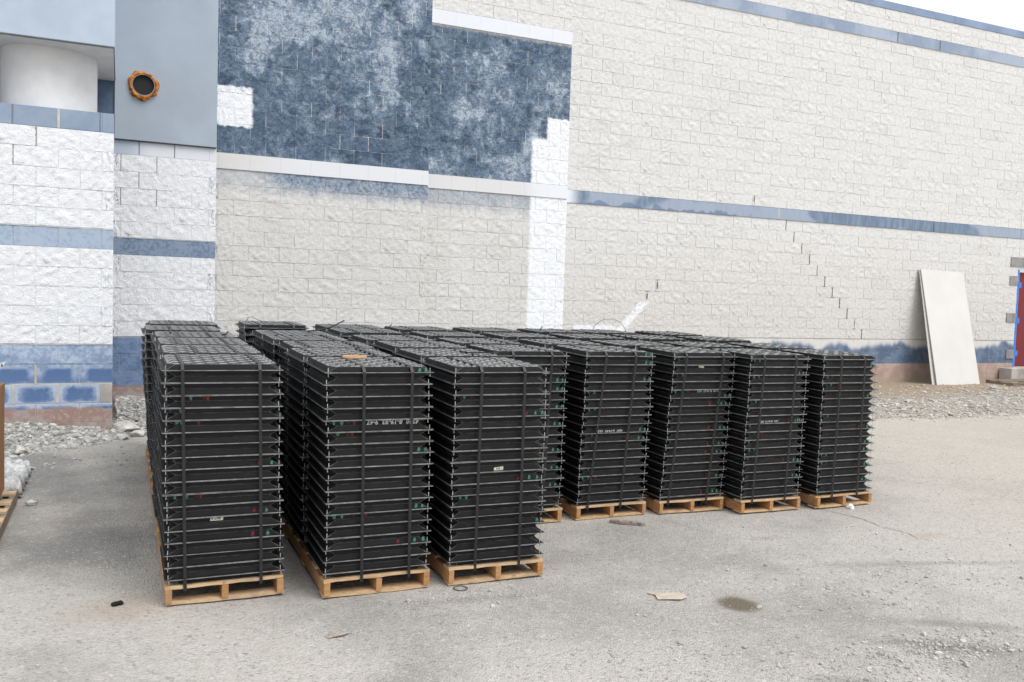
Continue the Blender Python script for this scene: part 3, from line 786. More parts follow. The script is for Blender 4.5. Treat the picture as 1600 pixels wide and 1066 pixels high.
# ------------------------------------------------------------------ trays (black steel pans stacked back to back)
def steel():
    g = G('black_enamelled_steel'); P = g.objcoord(); W = g.pos(); r = g.objrand()
    n = g.noise(W, 9, 4, .6); n2 = g.noise(W, 60, 3, .6)
    col = g.mix(g.sst(n, .35, .7), (.0085, .0088, .0092), (.0135, .0138, .0143))
    col = g.mix(g.mul(r, .55), col, (.017, .017, .0177))
    col = g.mix(g.mul(g.sst(g.noise(g.scalev(W, (3, 3, 14)), 2.2, 5, .7), .54, .74), .35), col, (.055, .055, .054))
    col = g.mix(g.mul(g.sst(n2, .66, .76), .22), col, (.06, .06, .06))
    return g.fin(col, g.sst(n, .3, .7, .42, .58), 0, .22)
def edge():
    g = G('worn_flange_edge'); W = g.pos(); n = g.noise(W, 14, 4, .65); n2 = g.noise(W, 120, 2, .6)
    col = g.mix(g.sst(n, .35, .65), (.17, .17, .168), (.33, .33, .325)); col = g.mix(g.mul(g.sst(n2, .6, .7), .5), col, (.55, .55, .54))
    return g.fin(col, .55, .2, .4)
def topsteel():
    g = G('pan_bottom_painted_sheen'); W = g.pos(); n = g.noise(W, 7, 4, .6); n2 = g.noise(W, 2.2, 3, .6); z = g.sep(g.objcoord())[2]
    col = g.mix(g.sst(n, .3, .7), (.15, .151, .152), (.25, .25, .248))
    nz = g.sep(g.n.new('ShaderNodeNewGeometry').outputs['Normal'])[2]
    flat = g.sst(nz, .80, .97)                                  # light lands, dark well sides: sky sheen and shade painted in by slope
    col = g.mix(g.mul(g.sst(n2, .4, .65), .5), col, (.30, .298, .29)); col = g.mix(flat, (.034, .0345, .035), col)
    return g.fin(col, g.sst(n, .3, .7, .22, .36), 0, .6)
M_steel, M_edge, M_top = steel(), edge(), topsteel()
M_tab = plain('bare_tab', (.52, .52, .51), .5, .2, .4, var=.2, scale=30); M_rim = plain('pan_rim', (.085, .085, .085), .6, 0, .3, var=.3, scale=20); M_crease = plain('worn_crease', (.26, .26, .257), .6, 0, .3, var=.3, scale=20)
TW = .625; TH = .0322; FT = .0030
def tray_mesh(up, dimple=False, tabs=True):
    """origin at the mating plane of the flange; pan rises (up) or hangs below it"""
    mb = MB(); s = 1 if up else -1; h = TW/2
    z0, z1 = (0.0002, FT) if up else (-FT, -.0002)
    # flange plate: edges use the worn material, plate the black one
    v = [(-h, -h, z0), (h, -h, z0), (h, h, z0), (-h, h, z0), (-h, -h, z1), (h, -h, z1), (h, h, z1), (-h, h, z1)]
    mb.add(v, [(0, 3, 2, 1), (4, 5, 6, 7)], 0)
    mb.add(v, [(0, 1, 5, 4), (1, 2, 6, 5), (2, 3, 7, 6), (3, 0, 4, 7)], 1)
    a = h-.026; b = h-.030; c = .042; zb = s*FT; zt = s*(TH+FT*.0)
    base = [(-a, -a), (a, -a), (a, a), (-a, a)]
    top = []
    for (sx, sy) in base:
        sx, sy = math.copysign(1, sx), math.copysign(1, sy)
        e1 = (sx*(b-c), sy*b); e2 = (sx*b, sy*(b-c))
        top += [e1, e2] if sx*sy < 0 else [e2, e1]
    # order the octagon counter-clockwise
    top.sort(key=lambda p: math.atan2(p[1], p[0]))
    B = [(x, y, zb) for x, y in base]; T = [(x, y, zt) for x, y in top]
    k = len(mb.v); mb.v += B+T
    # side faces: front(-y), right, back, left
    idx = {(round(p[0], 4), round(p[1], 4)): k+4+i for i, p in enumerate(T)}
    def ti(x, y): return idx[(round(x, 4), round(y, 4))]
    q = b-c
    fs = [(k, k+1, ti(q, -b), ti(-q, -b)), (k+1, k+2, ti(b, q), ti(b, -q)), (k+2, k+3, ti(-q, b), ti(q, b)), (k+3, k, ti(-b, -q), ti(-b, q)),
          (k, ti(-q, -b), ti(-b, -q)), (k+1, ti(b, -q), ti(q, -b)), (k+2, ti(q, b), ti(b, q)), (k+3, ti(-b, q), ti(-q, b))]
    if not up: fs = [f[::-1] for f in fs]
    mb.f += fs; mb.mi += [0]*8; mb.sm += [False]*8
    if not dimple:
        f = tuple(k+4+i for i in range(8)); mb.f.append(f if up else f[::-1]); mb.mi.append(0); mb.sm.append(False)
    else:
        N = 84; kk = len(mb.v); P = .118
        for j in range(N+1):
            for i in range(N+1):
                x = -b+2*b*i/N; y = -b+2*b*j/N
                ov = abs(x)+abs(y)-(2*b-c)
                if ov > 0: x -= math.copysign(ov/2, x); y -= math.copysign(ov/2, y)
                f = math.cos(2*math.pi*x/P)*math.cos(2*math.pi*y/P)
                m = min(1, (b-max(abs(x), abs(y)))/.03, max(0, (2*b-c-abs(x)-abs(y))/.04)); m = max(0, m)
                q_ = max(0, min(1, (.55-f)/1.15)); d = -(.0265*q_*q_*(3-2*q_)+.0016*(1-f))*m
                mb.v.append((x, y, zt+s*d))
        for j in range(N):
            for i in range(N):
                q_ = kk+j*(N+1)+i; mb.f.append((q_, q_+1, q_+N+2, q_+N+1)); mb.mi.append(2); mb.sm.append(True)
    # rim line round the pan bottom
    e = .0016
    for i in range(8):
        p, r_ = T[i], T[(i+1) % 8]
        o = Vector((p[0]+r_[0], p[1]+r_[1], 0)).normalized()*e
        pv = [(p[0], p[1], zt), (r_[0], r_[1], zt), (r_[0]+o.x, r_[1]+o.y, zt-s*.0006), (p[0]+o.x, p[1]+o.y, zt-s*.0006),
              (r_[0]+o.x, r_[1]+o.y, zt-s*.0022), (p[0]+o.x, p[1]+o.y, zt-s*.0022)]
        mb.add(pv, [(0, 1, 2, 3), (3, 2, 4, 5)] if up else [(3, 2, 1, 0), (5, 4, 2, 3)], 3)
    if tabs:
        t = .0017; m_ = h-.0185
        for sx in (-1, 1):
            for sy in (-1, 1):
                cx, cy = sx*m_, sy*m_
                za, zc_ = (FT, .026) if up else (-.026, -FT)
                mb.box(cx-t, cx+t, cy-t, cy+t, za, zc_, 5)
    # folded corner braces: bright creases along the cut corner
    for sx in (-1, 1):
        for sy in (-1, 1):
            for (ex, ey) in ((sx*(b-c), sy*b), (sx*b, sy*(b-c))):
                p0 = Vector((sx*a, sy*a, zb)); p1 = Vector((ex, ey, zt))
                o = Vector((sx, sy, 0)).normalized()*.0012; w_ = Vector((0, 0, .0018*s))
                mb.add([p0+o, p1+o, p1+o-w_*1.0, p0+o+w_*1.6], [(0, 1, 2, 3)], 4)
    me = mb.mesh('tray'); 
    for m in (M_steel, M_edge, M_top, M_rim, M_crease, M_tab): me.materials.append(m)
    return me
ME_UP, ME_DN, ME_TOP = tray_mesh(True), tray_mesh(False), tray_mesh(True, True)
M_strap = plain('black_strapping', (.013, .013, .0145), .42, 0, .5, var=.2, scale=30)
def mark_mat(n, c):
    g = G(n); P = g.pos(); k = g.noise(P, 220, 3, .6)
    return g.fin(g.mix(g.sst(k, .40, .70), tuple(x*.85 for x in c), tuple(x*.22 for x in c)), .7)
M_green, M_red, M_brown, M_faint = mark_mat('green_paint', (.10, .36, .25)), mark_mat('red_paint', (.32, .03, .035)), mark_mat('brown_red_paint', (.075, .03, .028)), mark_mat('faint_green_paint', (.045, .12, .095))
M_chalk = mark_mat('white_paint_pen', (.75, .76, .76)); M_stick = plain('cream_sticker', (.66, .66, .55), .7); M_ink = plain('black_ink', (.03, .03, .02), .8)
_mk = {}
def mark_mesh(mat, seed, up):
    key = (mat.name, seed, up)
    if key not in _mk:
        r = random.Random(seed*3+up); w_ = r.uniform(.013, .021); h_ = r.uniform(.019, .026); tp = r.uniform(.25, .85)
        z0, z1 = (.004, .004+h_) if up else (-.004, -.004-h_)
        mb = MB()
        v = [(-w_/2, 0, z0), (w_/2, 0, z0), (w_/2*.95, 0, z0+(z1-z0)*.55), (w_/2*tp, 0, z1), (-w_/2*tp*.8, 0, z1*1.02), (-w_/2*.9, 0, z0+(z1-z0)*.5)]
        mb.add(v, [(0, 1, 2, 3, 4, 5) if up else (5, 4, 3, 2, 1, 0)])
        me = mb.mesh('paint_mark'); me.materials.append(mat); _mk[key] = me
    return _mk[key]
def text_mesh(txt, size, flip, mat, thick=0., shear=0.):
    cu = bpy.data.curves.new('t', 'FONT'); cu.body = txt; cu.size = size; cu.align_x = 'CENTER'; cu.align_y = 'CENTER'; cu.offset = thick; cu.shear = shear
    cu.space_character = 1.05; cu.resolution_u = 3
    o = bpy.data.objects.new('t', cu); C.objects.link(o)
    dg = bpy.context.evaluated_depsgraph_get(); me = bpy.data.meshes.new_from_object(o.evaluated_get(dg)); bpy.data.objects.remove(o); bpy.data.curves.remove(cu)
    me.transform(Matrix.Rotation(R(90), 4, 'X'))
    if flip: me.transform(Matrix.Rotation(R(180), 4, 'Y'))
    me.materials.clear(); me.materials.append(mat); return me
FRONT = -(TW/2-.026)    # pan front face at flange, in tray space
PIT = (1.2622-.1350)/17
ORD = ['', 'first', 'second', 'third', 'fourth', 'fifth', 'sixth', 'seventh', 'eighth']
def stack(x, y, col, row, lean, straps, marks, label, jit=.003, strap_lean=0., tilt=0., tails=(), top_shift=None, nfl=18):
    """x, y: front-left corner of the flanges at the bottom of the stack"""
    r = random.Random(col*31+row*7)
    bx, by = x+TW/2, y+TW/2
    p = empty('tray_stack', (bx, by, gplane(bx, by)+PH*GN.z)); p.rotation_mode = 'QUATERNION'; p.rotation_quaternion = GQ
    tag(p, label, 'stack of trays', 'strapped stacks of black trays on pallets')
    z17 = .1350-PH; H = 17*PIT; out = {}
    xo = r.uniform(-.002, .002); yo = 0.; ex = ey = 0
    walk = [0.]
    for i in range(nfl): walk.append(walk[-1]*.7+r.uniform(-jit, jit))
    n = 18
    for i in range(18-nfl, n):
        z = z17+(17-i)*PIT; f = 1-i/17.
        lx = lean*f+walk[min(i-(18-nfl), len(walk)-1)]
        if top_shift and f > top_shift[0]: lx += top_shift[1]
        for up in (True, False):
            me = ME_UP if up else ME_DN
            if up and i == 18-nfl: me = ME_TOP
            o = link('tray', me, (), p, (lx+r.uniform(-jit, jit)*.6, r.uniform(-jit, jit)*.8, z))
            o.rotation_euler = (r.uniform(-.0025, .0025), r.uniform(-.0035, .0035), r.uniform(-.004, .004)*jit/.003)
            out[(i, up)] = o
    for (i, up, fx, mat, sd) in marks:
        o = out.get((i, up))
        if not o: continue
        fz = .8
        mk = link('paint_mark', mark_mesh(mat, sd, up), (), o, (-TW/2+fx*TW, FRONT-.0012, 0))
    # straps: a closed band round front, top, back and under the deck board
    hw = .0085; th = .0014; top_z = z17+(17-(18-nfl))*PIT+TH; h = TW/2+.004
    for (fx, dx) in straps:
        prof = [(-h, -.03), (-h+.001, z17+.2), (-h, top_z-TH+.004), (-(TW/2-.026), top_z+.0022), (TW/2-.026, top_z+.0022), (h, top_z-TH+.004), (h, -.03)]
        mb = MB(); pr = []
        for (yy, zz) in prof:
            f = max(0, zz)/max(.01, top_z); xx = -TW/2+fx*TW+lean*f+dx*f
            pr.append((xx, yy, zz))
        m = len(pr)
        for side, off in ((0, 0), (1, th)):
            for (xx, yy, zz) in pr:
                oy = -off if yy < -h+.01 else off if yy > h-.01 else 0; oz = off if abs(yy) < h-.01 else 0
                mb.v += [(xx-hw, yy+oy, zz+oz), (xx+hw, yy+oy, zz+oz)]
        for i in range(m-1):
            a = 2*i; b = 2*m+2*i
            mb.f += [(b, b+1, b+3, b+2), (a, a+2, a+3, a+1), (a, b, b+2, a+2), (a+1, a+3, b+3, b+1)]; mb.mi += [0]*4; mb.sm += [False]*4
        mb.obj('strap', M_strap, p)
    for (fx, fy, pts_, rad) in tails:
        mb = MB(); q0 = Vector((-TW/2+fx*TW+lean, -TW/2+fy*TW, top_z+.003)); mb.tube([q0+Vector(q) for q in pts_], rad, 5)
        mb.obj('loose_strap_end', M_strap, p)
    return p, out
g_, r_, b_, f_ = M_green, M_red, M_brown, M_faint
def up_group(i, s=0, full=True):     # right-hand group above a flange: red, brown, green, green
    a = [(i, True, .845-s, g_, i), (i, True, .925-s*.3, g_, i+3)]
    return a+([(i, True, .70-s, r_, i+1), (i, True, .76-s, b_, i+2)] if full else [])
def dn_group(i, s=0, full=True, gm=None):
    gm = gm or g_
    a = [(i, False, .095+s, gm, i), (i, False, .185+s, gm, i+2)]
    return a+([(i, False, .265+s, b_, i+1), (i, False, .33+s, r_, i+4)] if full else [])
marks = {}
marks[(1, 1)] = [(2, False, .225, g_, 1), (2, False, .36, r_, 2), (2, False, .33, b_, 3), (3, False, .155, g_, 4), (3, False, .07, f_, 3), (4, False, .115, g_, 5), (4, False, .15, g_, 6), (4, False, .29, r_, 1)] \
    + dn_group(7, .0, True, f_)[:2] + [(8, True, .80, r_, 3), (8, True, .91, g_, 2)] + [(10, False, .10, g_, 7), (10, False, .195, g_, 8), (10, False, .31, r_, 4), (10, False, .275, b_, 2)] \
    + [(12, True, .75, r_, 5), (12, True, .78, b_, 1), (12, True, .855, g_, 1), (14, True, .73, r_, 6), (14, True, .86, g_, 3), (17, True, .80, r_, 9), (17, False, .09, f_, 2)]
marks[(2, 1)] = [(0, True, .875, g_, 12), (0, True, .935, g_, 13), (0, True, .82, b_, 3), (4, False, .10, g_, 1), (4, False, .17, g_, 2), (4, False, .23, b_, 3), (4, False, .285, r_, 4), (5, False, .125, g_, 5), (5, False, .215, b_, 2), (5, False, .255, r_, 7),
    (7, True, .865, g_, 6), (7, True, .93, g_, 7), (7, True, .79, b_, 5)] + [(12, True, .86, g_, 8), (12, True, .92, g_, 9), (12, True, .80, b_, 4), (12, False, .095, g_, 2), (12, False, .165, g_, 4), (12, False, .27, b_, 1), (12, False, .385, r_, 8),
    (15, True, .85, g_, 5), (15, True, .935, g_, 6), (15, True, .69, r_, 2)]
marks[(3, 1)] = [(2, False, .125, g_, 3), (2, False, .20, b_, 1), (4, True, .775, r_, 2), (4, True, .87, g_, 5), (4, True, .945, g_, 6), (10, True, .715, r_, 1), (10, True, .84, g_, 8), (10, True, .925, g_, 9),
    (11, False, .115, g_, 7), (11, False, .175, g_, 2), (11, False, .255, b_, 1), (11, False, .28, r_, 3), (14, True, .93, g_, 1), (17, False, .1, f_, 1)]
mr = random.Random(5)
for c, lst in ((4, 'u3 u4 u6 u8 u11 u13 u15'), (5, 'u0 u1 u3 d4 d6 u9 d9 d10 u10 d13 d14'), (6, 'd0 d2 d4 u5 u6 u9 u11 u12 u15 u17 d10'), (7, 'd0 d2 u2 d5 u8 d8 u8 d9 d10 d11 u13 u15 d12'), (8, 'u1 d2 d3 u5 d7 u9 u11 d13 u14 d12 u16 u12')):
    L_ = []
    for t in lst.split():
        i = int(t[1:]); s = mr.uniform(-.05, .03); full = mr.random() < .55
        if t[0] == 'u': L_ += [(i, True, .87+s*.6, g_, mr.randint(0, 9)), (i, True, .94+s*.6, g_, mr.randint(0, 9))]+([(i, True, .70+s, r_, mr.randint(0, 9))] if full else [])
        else: L_ += [(i, False, .10+s*.5, g_ if mr.random() < .6 else f_, mr.randint(0, 9)), (i, False, .18+s*.5, g_ if mr.random() < .5 else f_, mr.randint(0, 9))]+([(i, False, .30+s, mr.choice([r_, b_]), mr.randint(0, 9))] if full else [])
    marks[(c, 1)] = L_
#        x      lean   straps (fraction, extra lean at the top)
COLS = {1: (.219, -.031, [(.165, 0), (.80, 0)]), 2: (1.036, -.020, [(.345, .0), (.79, .0)]), 3: (1.768, -.011, [(.27, .01), (.73, .0)]), 4: (2.448, .003, [(.26, 0), (.72, .03)]),
        5: (3.192, .020, [(.15, .09), (.62, .06)]), 6: (3.924, .061, [(.13, .05), (.72, .04)]), 7: (4.600, .019, [(.18, .03), (.72, .02)]), 8: (5.369, -.018, [(.27, .03), (.72, .01)])}
ROWS = {1: [4.93, 5.585, 6.225, 6.88, 7.62, 8.40], 2: [4.79, 5.43, 6.05, 6.69, 7.22, 8.55], 3: [4.78, 5.45, 6.13, 6.79, 7.64, 8.29],
        4: [5.845, 6.55, 7.36, 8.16], 5: [5.84, 6.54, 7.36, 8.15], 6: [5.81, 6.50, 7.33, 8.15], 7: [5.65, 6.42, 7.33, 8.16], 8: [5.62, 6.36, 7.25, 8.05]}
FRONTDESC = {1: 'front tray stack of leftmost row, small white sticker near its bottom', 2: 'front tray stack of second row, upside-down white date writing and wood scrap on top',
             3: 'front tray stack of third row, torn white sticker at mid height', 4: 'front tray stack of fourth row, half hidden behind the third row',
             5: 'front tray stack of fifth row, white numbers two fifths up its face', 6: 'front tray stack of sixth row, cream sticker just below its top',
             7: 'front tray stack of seventh row, short white writing at mid height', 8: 'front tray stack of the rightmost row, strongly zigzag right edge'}
COLNAME = {1: 'leftmost row', 8: 'rightmost row'}
stacks = {}
for c in range(1, 9):
    x, lean, st = COLS[c]; n = len(ROWS[c])
    rn = COLNAME.get(c, ORD[c]+' row from the left')
    for k, y in enumerate(ROWS[c]):
        rr = random.Random(c*100+k)
        if k == 0: lab = FRONTDESC[c]; ln, ss, jt = lean, st, .0050; xx = x; ts = None
        else:
            lab = 'strapped black tray stack, %s from the front in the %s' % (ORD[k+1], rn)
            if k == n-1: lab = 'strapped black tray stack at the far back end of the %s' % rn
            ln = rr.uniform(-.03, .02); xx = x+rr.uniform(-.015, .015); jt = .005; ts = None
            ss = [(rr.uniform(.18, .33), rr.uniform(-.02, .02)), (rr.uniform(.66, .8), rr.uniform(-.02, .02))]
            if c == 1: xx = .225; ln = -.02; jt = .006
            if (c, k) == (1, 1): ln = -.035; ts = (.45, .012)
            if (c, k) == (1, 4): ln = -.05; ts = (.5, -.035); xx = .235
        tails = []
        if (c, k) == (1, 3): tails = [(.22, .55, [(0, 0, 0), (-.01, .02, .015), (-.012, .03, .045)], .006), (.80, .35, [(0, 0, 0), (.03, .0, .008), (.045, .01, .03)], .006)]
        if (c, k) == (2, 5): tails = [(.10, .5, [(0, 0, 0), (.03, 0, .05), (.06, 0, .055), (.12, 0, .025), (.2, 0, 0)], .0025)]
        if (c, k) == (2, 4): tails = [(.72, .75, [(0, 0, 0), (.12, .02, .012), (.2, .02, .03), (.33, 0, .10)], .006)]
        if (c, k) == (3, 1): tails = [(.95, .3, [(-.2, .1, 0), (-.08, .02, .004), (.02, -.04, .010), (.07, .0, .035)], .004)]
        if (c, k) == (4, 3): tails = [(.1, .8, [(0, 0, 0), (.02, 0, .018), (.025, 0, .03)], .004)]
        if (c, k) == (6, 3): tails = [(.3, .5, [(0, 0, 0), (.02, 0, .03), (.03, .01, .04)], .005)]
        if (c, k) == (7, 3): tails = [(.35, .3, [(-.12, 0, 0), (-.08, 0, .075), (.02, 0, .135), (.14, 0, .14), (.24, 0, .10), (.30, 0, .03), (.31, 0, .0)], .0028)]
        p, out = stack(xx, y, c, k+1, ln, ss, marks.get((c, k+1), []), lab, jt, 0, 0, tails, ts)
        stacks[(c, k+1)] = out
def write(c, i, up, txt, size, fx, flip, z, mat=M_chalk, thick=.0008, nm='handwriting'):
    me = text_mesh(txt, size, flip, mat, thick, .12); link(nm, me, (), stacks[(c, 1)][(i, up)], (-TW/2+fx*TW, FRONT-.0016, z))
write(2, 4, False, '4240  8-19-93  9:47', .036, .645, True, -.0160, thick=.0013)
write(5, 9, True, '4241  8-19-93  10:31', .026, .42, True, .0125, thick=.0007)
write(6, 4, False, '4240  8-19-93  8:25', .025, .60, True, -.014)
write(7, 8, True, '4240  8-19-93  9:27', .023, .40, False, .0115, thick=.0006)
def sticker(c, i, up, fx, zc, w_, h_, txt, rot=0.):
    mb = MB(); mb.add([(-w_/2, 0, -h_/2), (w_/2*.96, 0, -h_/2), (w_/2, 0, h_/2), (-w_/2*.95, 0, h_/2)], [(0, 1, 2, 3)])
    o = mb.obj('sticker', M_stick, stacks[(c, 1)][(i, up)], (-TW/2+fx*TW, FRONT-.0022, zc)); o.rotation_euler = (0, rot, 0)
    if txt:
        me = text_mesh(txt, h_*.85, True, M_ink, .0003)
        me.transform(Matrix.Translation((-TW/2+fx*TW-.004, FRONT-.0030, zc+.002))); me.name = 'sticker_print'
        o2 = link('sticker_print', me, (), stacks[(c, 1)][(i, up)])
sticker(1, 12, False, .435, -.0165, .068, .022, '86714')
sticker(3, 9, True, .50, .0125, .062, .021, '471', -.08)
sticker(6, 1, False, .455, -.014, .052, .019, '', .12)

# pallets under every pair of stacks
PALS = {1: [(4.925, 1.30), (6.22, 1.30), (7.60, 1.44)], 2: [(4.785, 1.28), (6.045, 1.30), (7.42, 1.85-.1)], 3: [(4.775, 1.31), (6.125, 1.30), (7.635, 1.30)],
        4: [(5.84, 1.35), (7.355, 1.45)], 5: [(5.835, 1.35), (7.355, 1.44)], 6: [(5.805, 1.33), (7.325, 1.46)], 7: [(5.645, 1.42), (7.325, 1.47)], 8: [(5.615, 1.38), (7.245, 1.45)]}
PALS[2][2] = (7.355, 1.83)
POS = ['front', 'middle', 'back']
for c in range(1, 9):
    for k, (y, L) in enumerate(PALS[c]):
        pos = POS[k] if len(PALS[c]) == 3 else ('front', 'back')[k]
        rn = COLNAME.get(c, ORD[c]+' row from the left')
        pallet(COLS[c][0], y, L, 'wooden pallet under the %s pair of tray stacks in the %s' % (pos, rn), c*10+k)

# scrap of bright wood on the second row's front stack
def slab(name, outline, th, mat, loc, rot, label, cat, crumple=0., seed=0):
    mb = MB(); n = len(outline); r = random.Random(seed)
    top = [(x, y, th/2+r.uniform(-crumple, crumple)) for x, y in outline]; bot = [(x, y, z-th) for x, y, z in top]
    cx = sum(p[0] for p in outline)/n; cy = sum(p[1] for p in outline)/n
    mid = [((x+cx)/2*1.0, (y+cy)/2, th/2+r.uniform(-crumple, crumple)*1.4+crumple*.8) for x, y in outline]
    v = top+mid+[(cx, cy, th/2+crumple*.6)]+bot
    f = []
    for i in range(n):
        j = (i+1) % n; f += [(i, j, n+j, n+i), (n+i, n+j, 2*n), (i, 2*n+1+i, 2*n+1+j, j)]
    f.append(tuple(2*n+1+i for i in range(n))[::-1])
    mb.add(v, f); o = mb.obj(name, mat); o.location = loc; o.rotation_euler = rot; tag(o, label, cat); return o
topz = lambda x, y: gplane(x, y)+1.2622+TH+.004
slab('wood_scrap', [(-.07, -.018), (.07, -.02), (.075, -.004), (.068, .02), (-.06, .022), (-.072, .006)], .012, plain('fresh_wood', (.72, .40, .18), .7, var=.1, scale=25),
     (1.30, 5.26, topz(1.30, 5.26)+.008), (0, 0, -.15), 'small strip of bright tan wood lying on top of a tray stack', 'wood scrap')
# litter on the asphalt
slab('wood_splinter', [(-.13, -.012), (-.05, -.020), (.10, -.014), (.14, -.002), (.06, .010), (-.06, .020), (-.13, .016)], .02, plain('grey_splinter', (.30, .24, .21), .85, var=.25, scale=30),
     (3.525, 5.645, gz(3.525, 5.645)+.014), (0, .03, -.62), 'splintered grey wood stick on the asphalt before the fifth row pallet', 'wood scrap', .004, 3)
slab('cardboard_scrap', [(-.09, -.05), (-.02, -.062), (.05, -.078), (.10, -.05), (.105, -.005), (.085, .03), (.03, .055), (-.03, .05), (-.085, .072), (-.11, .06), (-.075, .02)], .003, plain('cardboard_pale', (.50, .43, .36), .85, var=.1, scale=14),
     (2.965, 4.26, gz(2.965, 4.26)+.008), (0, 0, -.15), 'torn flat beige cardboard scrap on the asphalt beside the oily stain', 'cardboard', .004, 5)
rock('crumpled_paper', 5.715, 5.575, .042, 333, 'crumpled white paper ball beside the rightmost pallet', 'litter', plain('white_paper', (.80, .80, .79), .8), (1, .8, .75), rz=.4)
slab('paper_scrap', [(-.055, -.02), (.02, -.035), (.07, -.012), (.05, .018), (-.03, .03), (-.06, .012)], .002, plain('dusty_paper', (.36, .32, .28), .9, var=.2, scale=30),
     (1.0, 4.29, gz(1.0, 4.29)+.006), (0, 0, .2), 'small dusty brown paper scrap lying on the open asphalt at front', 'litter', .004, 8)
mb = MB(); lathe(mb, [(.034, 0), (.040, .002), (.044, 0), (.040, -.002), (.034, 0)], 24, (0, 0, 0), 'z')
o = mb.obj('metal_ring', plain('dull_metal', (.16, .155, .15), .6, .5), None, (1.83, 4.73, gz(1.83, 4.73)+.005)); tag(o, 'small flat metal ring on the asphalt before the third row pallet', 'ring')
# pavement crack
pts = [(5.30, 5.78), (5.42, 5.66), (5.50, 5.45), (5.53, 5.25), (5.50, 5.05), (5.56, 4.85), (5.52, 4.70), (5.58, 4.62)]
mb = MB(); vv = []
for i in range(len(pts)-1):
    for t in np.linspace(0, 1, 5)[:-1]:
        a, b = pts[i], pts[i+1]; x = a[0]+(b[0]-a[0])*t+nr.uniform(-.008, .008); y = a[1]+(b[1]-a[1])*t
        vv.append((x, y))
for (x, y) in vv:
    w_ = nr.uniform(.001, .0045); mb.v += [(x-w_, y, gz(x-w_, y)+.004), (x+w_, y, gz(x+w_, y)+.004)]
for i in range(len(vv)-1): mb.f.append((2*i, 2*i+1, 2*i+3, 2*i+2)); mb.mi.append(0); mb.sm.append(False)
tag(mb.obj('pavement_crack', plain('crack_dirt', (.20, .17, .14), .95)), kind='structure')

# ------------------------------------------------------------------ leaning white boards
M_board = plain('white_board', (.60, .588, .572), .65, var=.02, scale=2); M_bedge = plain('board_edge', (.60, .57, .52), .8, var=.1, scale=30)
def leaning(x0b, x0t, yb, yt, zb_, L, W_, label, dy=0.):
    h = empty('leaning_board', (x0b, yb, zb_)); tag(h, label, 'board')
    d = Vector((x0t-x0b, yt-yb, math.sqrt(max(.1, L*L-(yt-yb)**2-(x0t-x0b)**2)))).normalized()
    x = Vector((1, 0, 0)); x = (x-d*x.dot(d)).normalized(); n = d.cross(x)
    m = Matrix(((x.x, n.x, d.x), (x.y, n.y, d.y), (x.z, n.z, d.z))); h.rotation_euler = m.to_euler()
    mb = MB(); t = .013
    v = [(0, 0, 0), (W_, 0, 0), (W_, 0, L), (0, 0, L), (0, t, 0), (W_, t, 0), (W_, t, L), (0, t, L)]
    return h, t, W_, L
for nm_, (xb, xt, yb, yt, lab) in {'a': (14.83, 14.90, 12.39, 13.00, 'front one of two white boards leaning on the wall beside the door'), 'b': (14.76, 14.885, 12.445, 13.03, 'rear white board leaning on the wall, its left edge peeking out')}.items():
    h, t, W_, L = leaning(xb, xt, yb, yt, .155, 2.44, 1.22, lab)
    mb = MB(); mb.box(0, W_, .0, t, 0, L); mb.obj('sheet', M_board, h)
    mb = MB(); mb.box(-.0015, -.0002, .001, t-.001, .002, L-.002); mb.obj('taped_edge', M_bedge, h)
# weathered pallet lying by the step
pallet(16.5, 12.02, .62, 'weathered grey wooden pallet lying on the dirt below the maroon door', 501, w=2.1, top=(0, .5, 1.0), mats=(M_oldw, M_oldw), q=Vector((0, 0, 1)).rotation_difference(Vector((.0, -.03, 1))), z=.16, group='loose pallets', rz=.02)

# ------------------------------------------------------------------ box and pallets at the left edge of the view
pl = pallet(-1.72, 6.25, 1.20, 'wooden pallet under the tall cardboard box at the left edge', 601, w=1.02, top=(0, .22, .44, .66, .90), group='loose pallets', mats=(M_wood, M_oldw))
bx = empty('cardboard_box', (-1.25, 7.2, gplane(-1.2, 7.2)+PH+.003)); tag(bx, 'tall brown cardboard box on a pallet at the left edge', 'box')
M_card = plain('brown_cardboard', (.34, .17, .075), .8, var=.06, scale=3)
mb = MB(); mb.box(-.42, .465, -.22, .20, 0, .735); me = mb.mesh('carton'); bevel_me(me, .006); link('carton', me, M_card, bx)
mb = MB(); mb.box(-.42, .467, -.222, .202, .737, .80); mb.obj('lid_edge', M_card, bx)
mb = MB(); mb.box(.43, .448, -.2245, -.2215, .53, .70); mb.obj('paper_label', plain('paper_label', (.7, .7, .68), .7), bx)
g = G('clear_film'); P = g.pos(); n = g.noise(P, 14, 5, .65, 1.); g.bump(n, .9, .03)
M_film = g.fin(g.mix(g.sst(n, .35, .7), (.40, .405, .41), (.66, .67, .68)), .25, 0, .5)
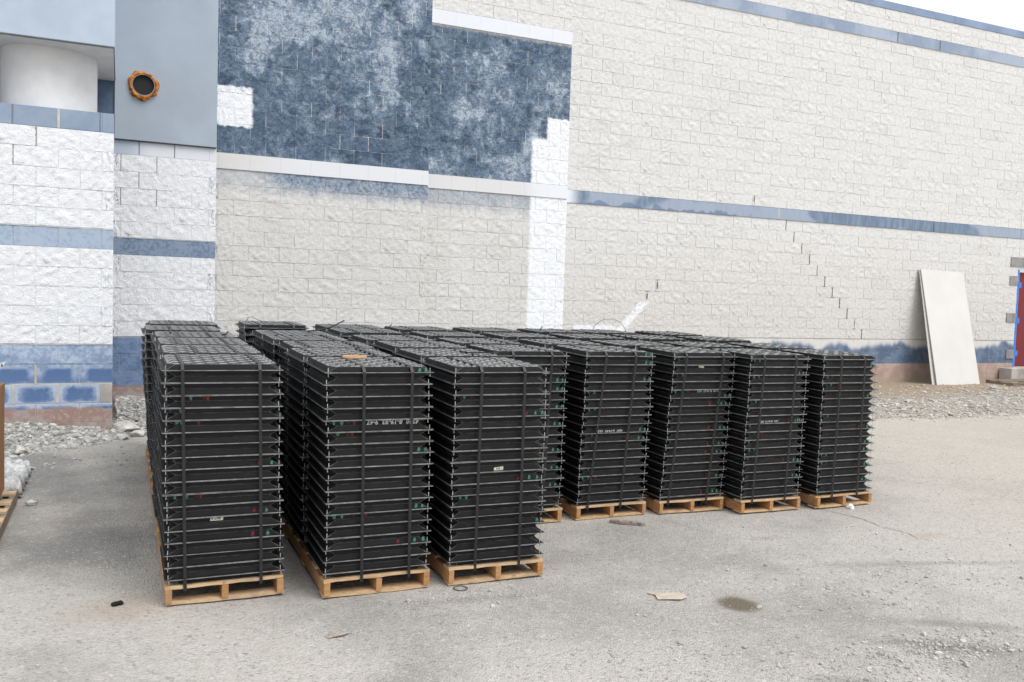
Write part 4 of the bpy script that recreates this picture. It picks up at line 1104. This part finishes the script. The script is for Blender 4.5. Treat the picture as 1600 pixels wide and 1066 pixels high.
def crumple_sheet(name, nx, ny, fn, mat, thick=.004):
    mb = MB()
    for j in range(ny+1):
        for i in range(nx+1): mb.v.append(fn(i/nx, j/ny))
    for j in range(ny):
        for i in range(nx):
            a = j*(nx+1)+i; mb.f.append((a, a+1, a+nx+2, a+nx+1)); mb.mi.append(0); mb.sm.append(True)
    me = mb.mesh(name)
    o = link(name, me, mat); s = o.modifiers.new('thickness', 'SOLIDIFY'); s.thickness = thick; return o
def wrapf(u, v):
    t = v; x = -.425+.895*u; e = .014*math.sin(u*37)+.01*math.sin(u*61+v*9)
    if t < .45: return (x, -.235+e*.5-.012, .735+.20*t/.45+.004*math.sin(u*50))
    return (x+e*.3, -.235+(t-.45)/.55*.44, .935+.03*math.sin(u*9+t*11)*math.sin(t*14)+.012*math.sin(u*31))
o = crumple_sheet('plastic_wrap', 40, 24, wrapf, M_film); o.parent = bx
p2 = pallet(-1.66, 7.56, 1.0, 'low wooden pallet half covered by crumpled clear plastic behind the box', 602, w=.84, group='loose pallets', mats=(M_wood, M_oldw))
def filmf(u, v):
    x = -1.75+1.05*u; y = 7.56+.90*v
    h = .120+.02*math.sin(u*6+1)*math.cos(v*5)+.022*math.sin(u*19+v*13)+.02*math.sin(u*33-v*27)+.012*math.sin(u*61+v*47)
    e = min(1, u/.05, (1-u)/.05, v/.05, (1-v)/.05)
    side = max(0, e)
    return (x+.02*math.sin(v*23+u*7), y+.02*math.sin(u*29), gplane(x, y)+.02+(h-.02)*min(1, side*1.6)**.30)
o = crumple_sheet('plastic_sheet', 60, 50, filmf, M_film); tag(o, 'crumpled clear plastic sheet draped over the low pallet behind the box', 'plastic sheet')
def flapf(u, v):
    x = -1.14+.42*u+.03*math.sin(v*9); y = 8.35+.40*v-.10*u
    return (x, y, gplane(x, y)+.010+.055*math.sin(u*3.0)*math.sin(v*3.1)+.02*math.sin(u*15+v*9)*math.sin(v*3.1))
o = crumple_sheet('plastic_scrap', 30, 24, flapf, M_film); tag(o, 'pale scrap of plastic film on the ground behind the draped pallet', 'plastic scrap')
rock('concrete_chunk', -.60, 7.34, .05, 77, 'small pale broken chunk by the corner of the left edge pallet', 'rock', M_conc, (1, .8, .6))
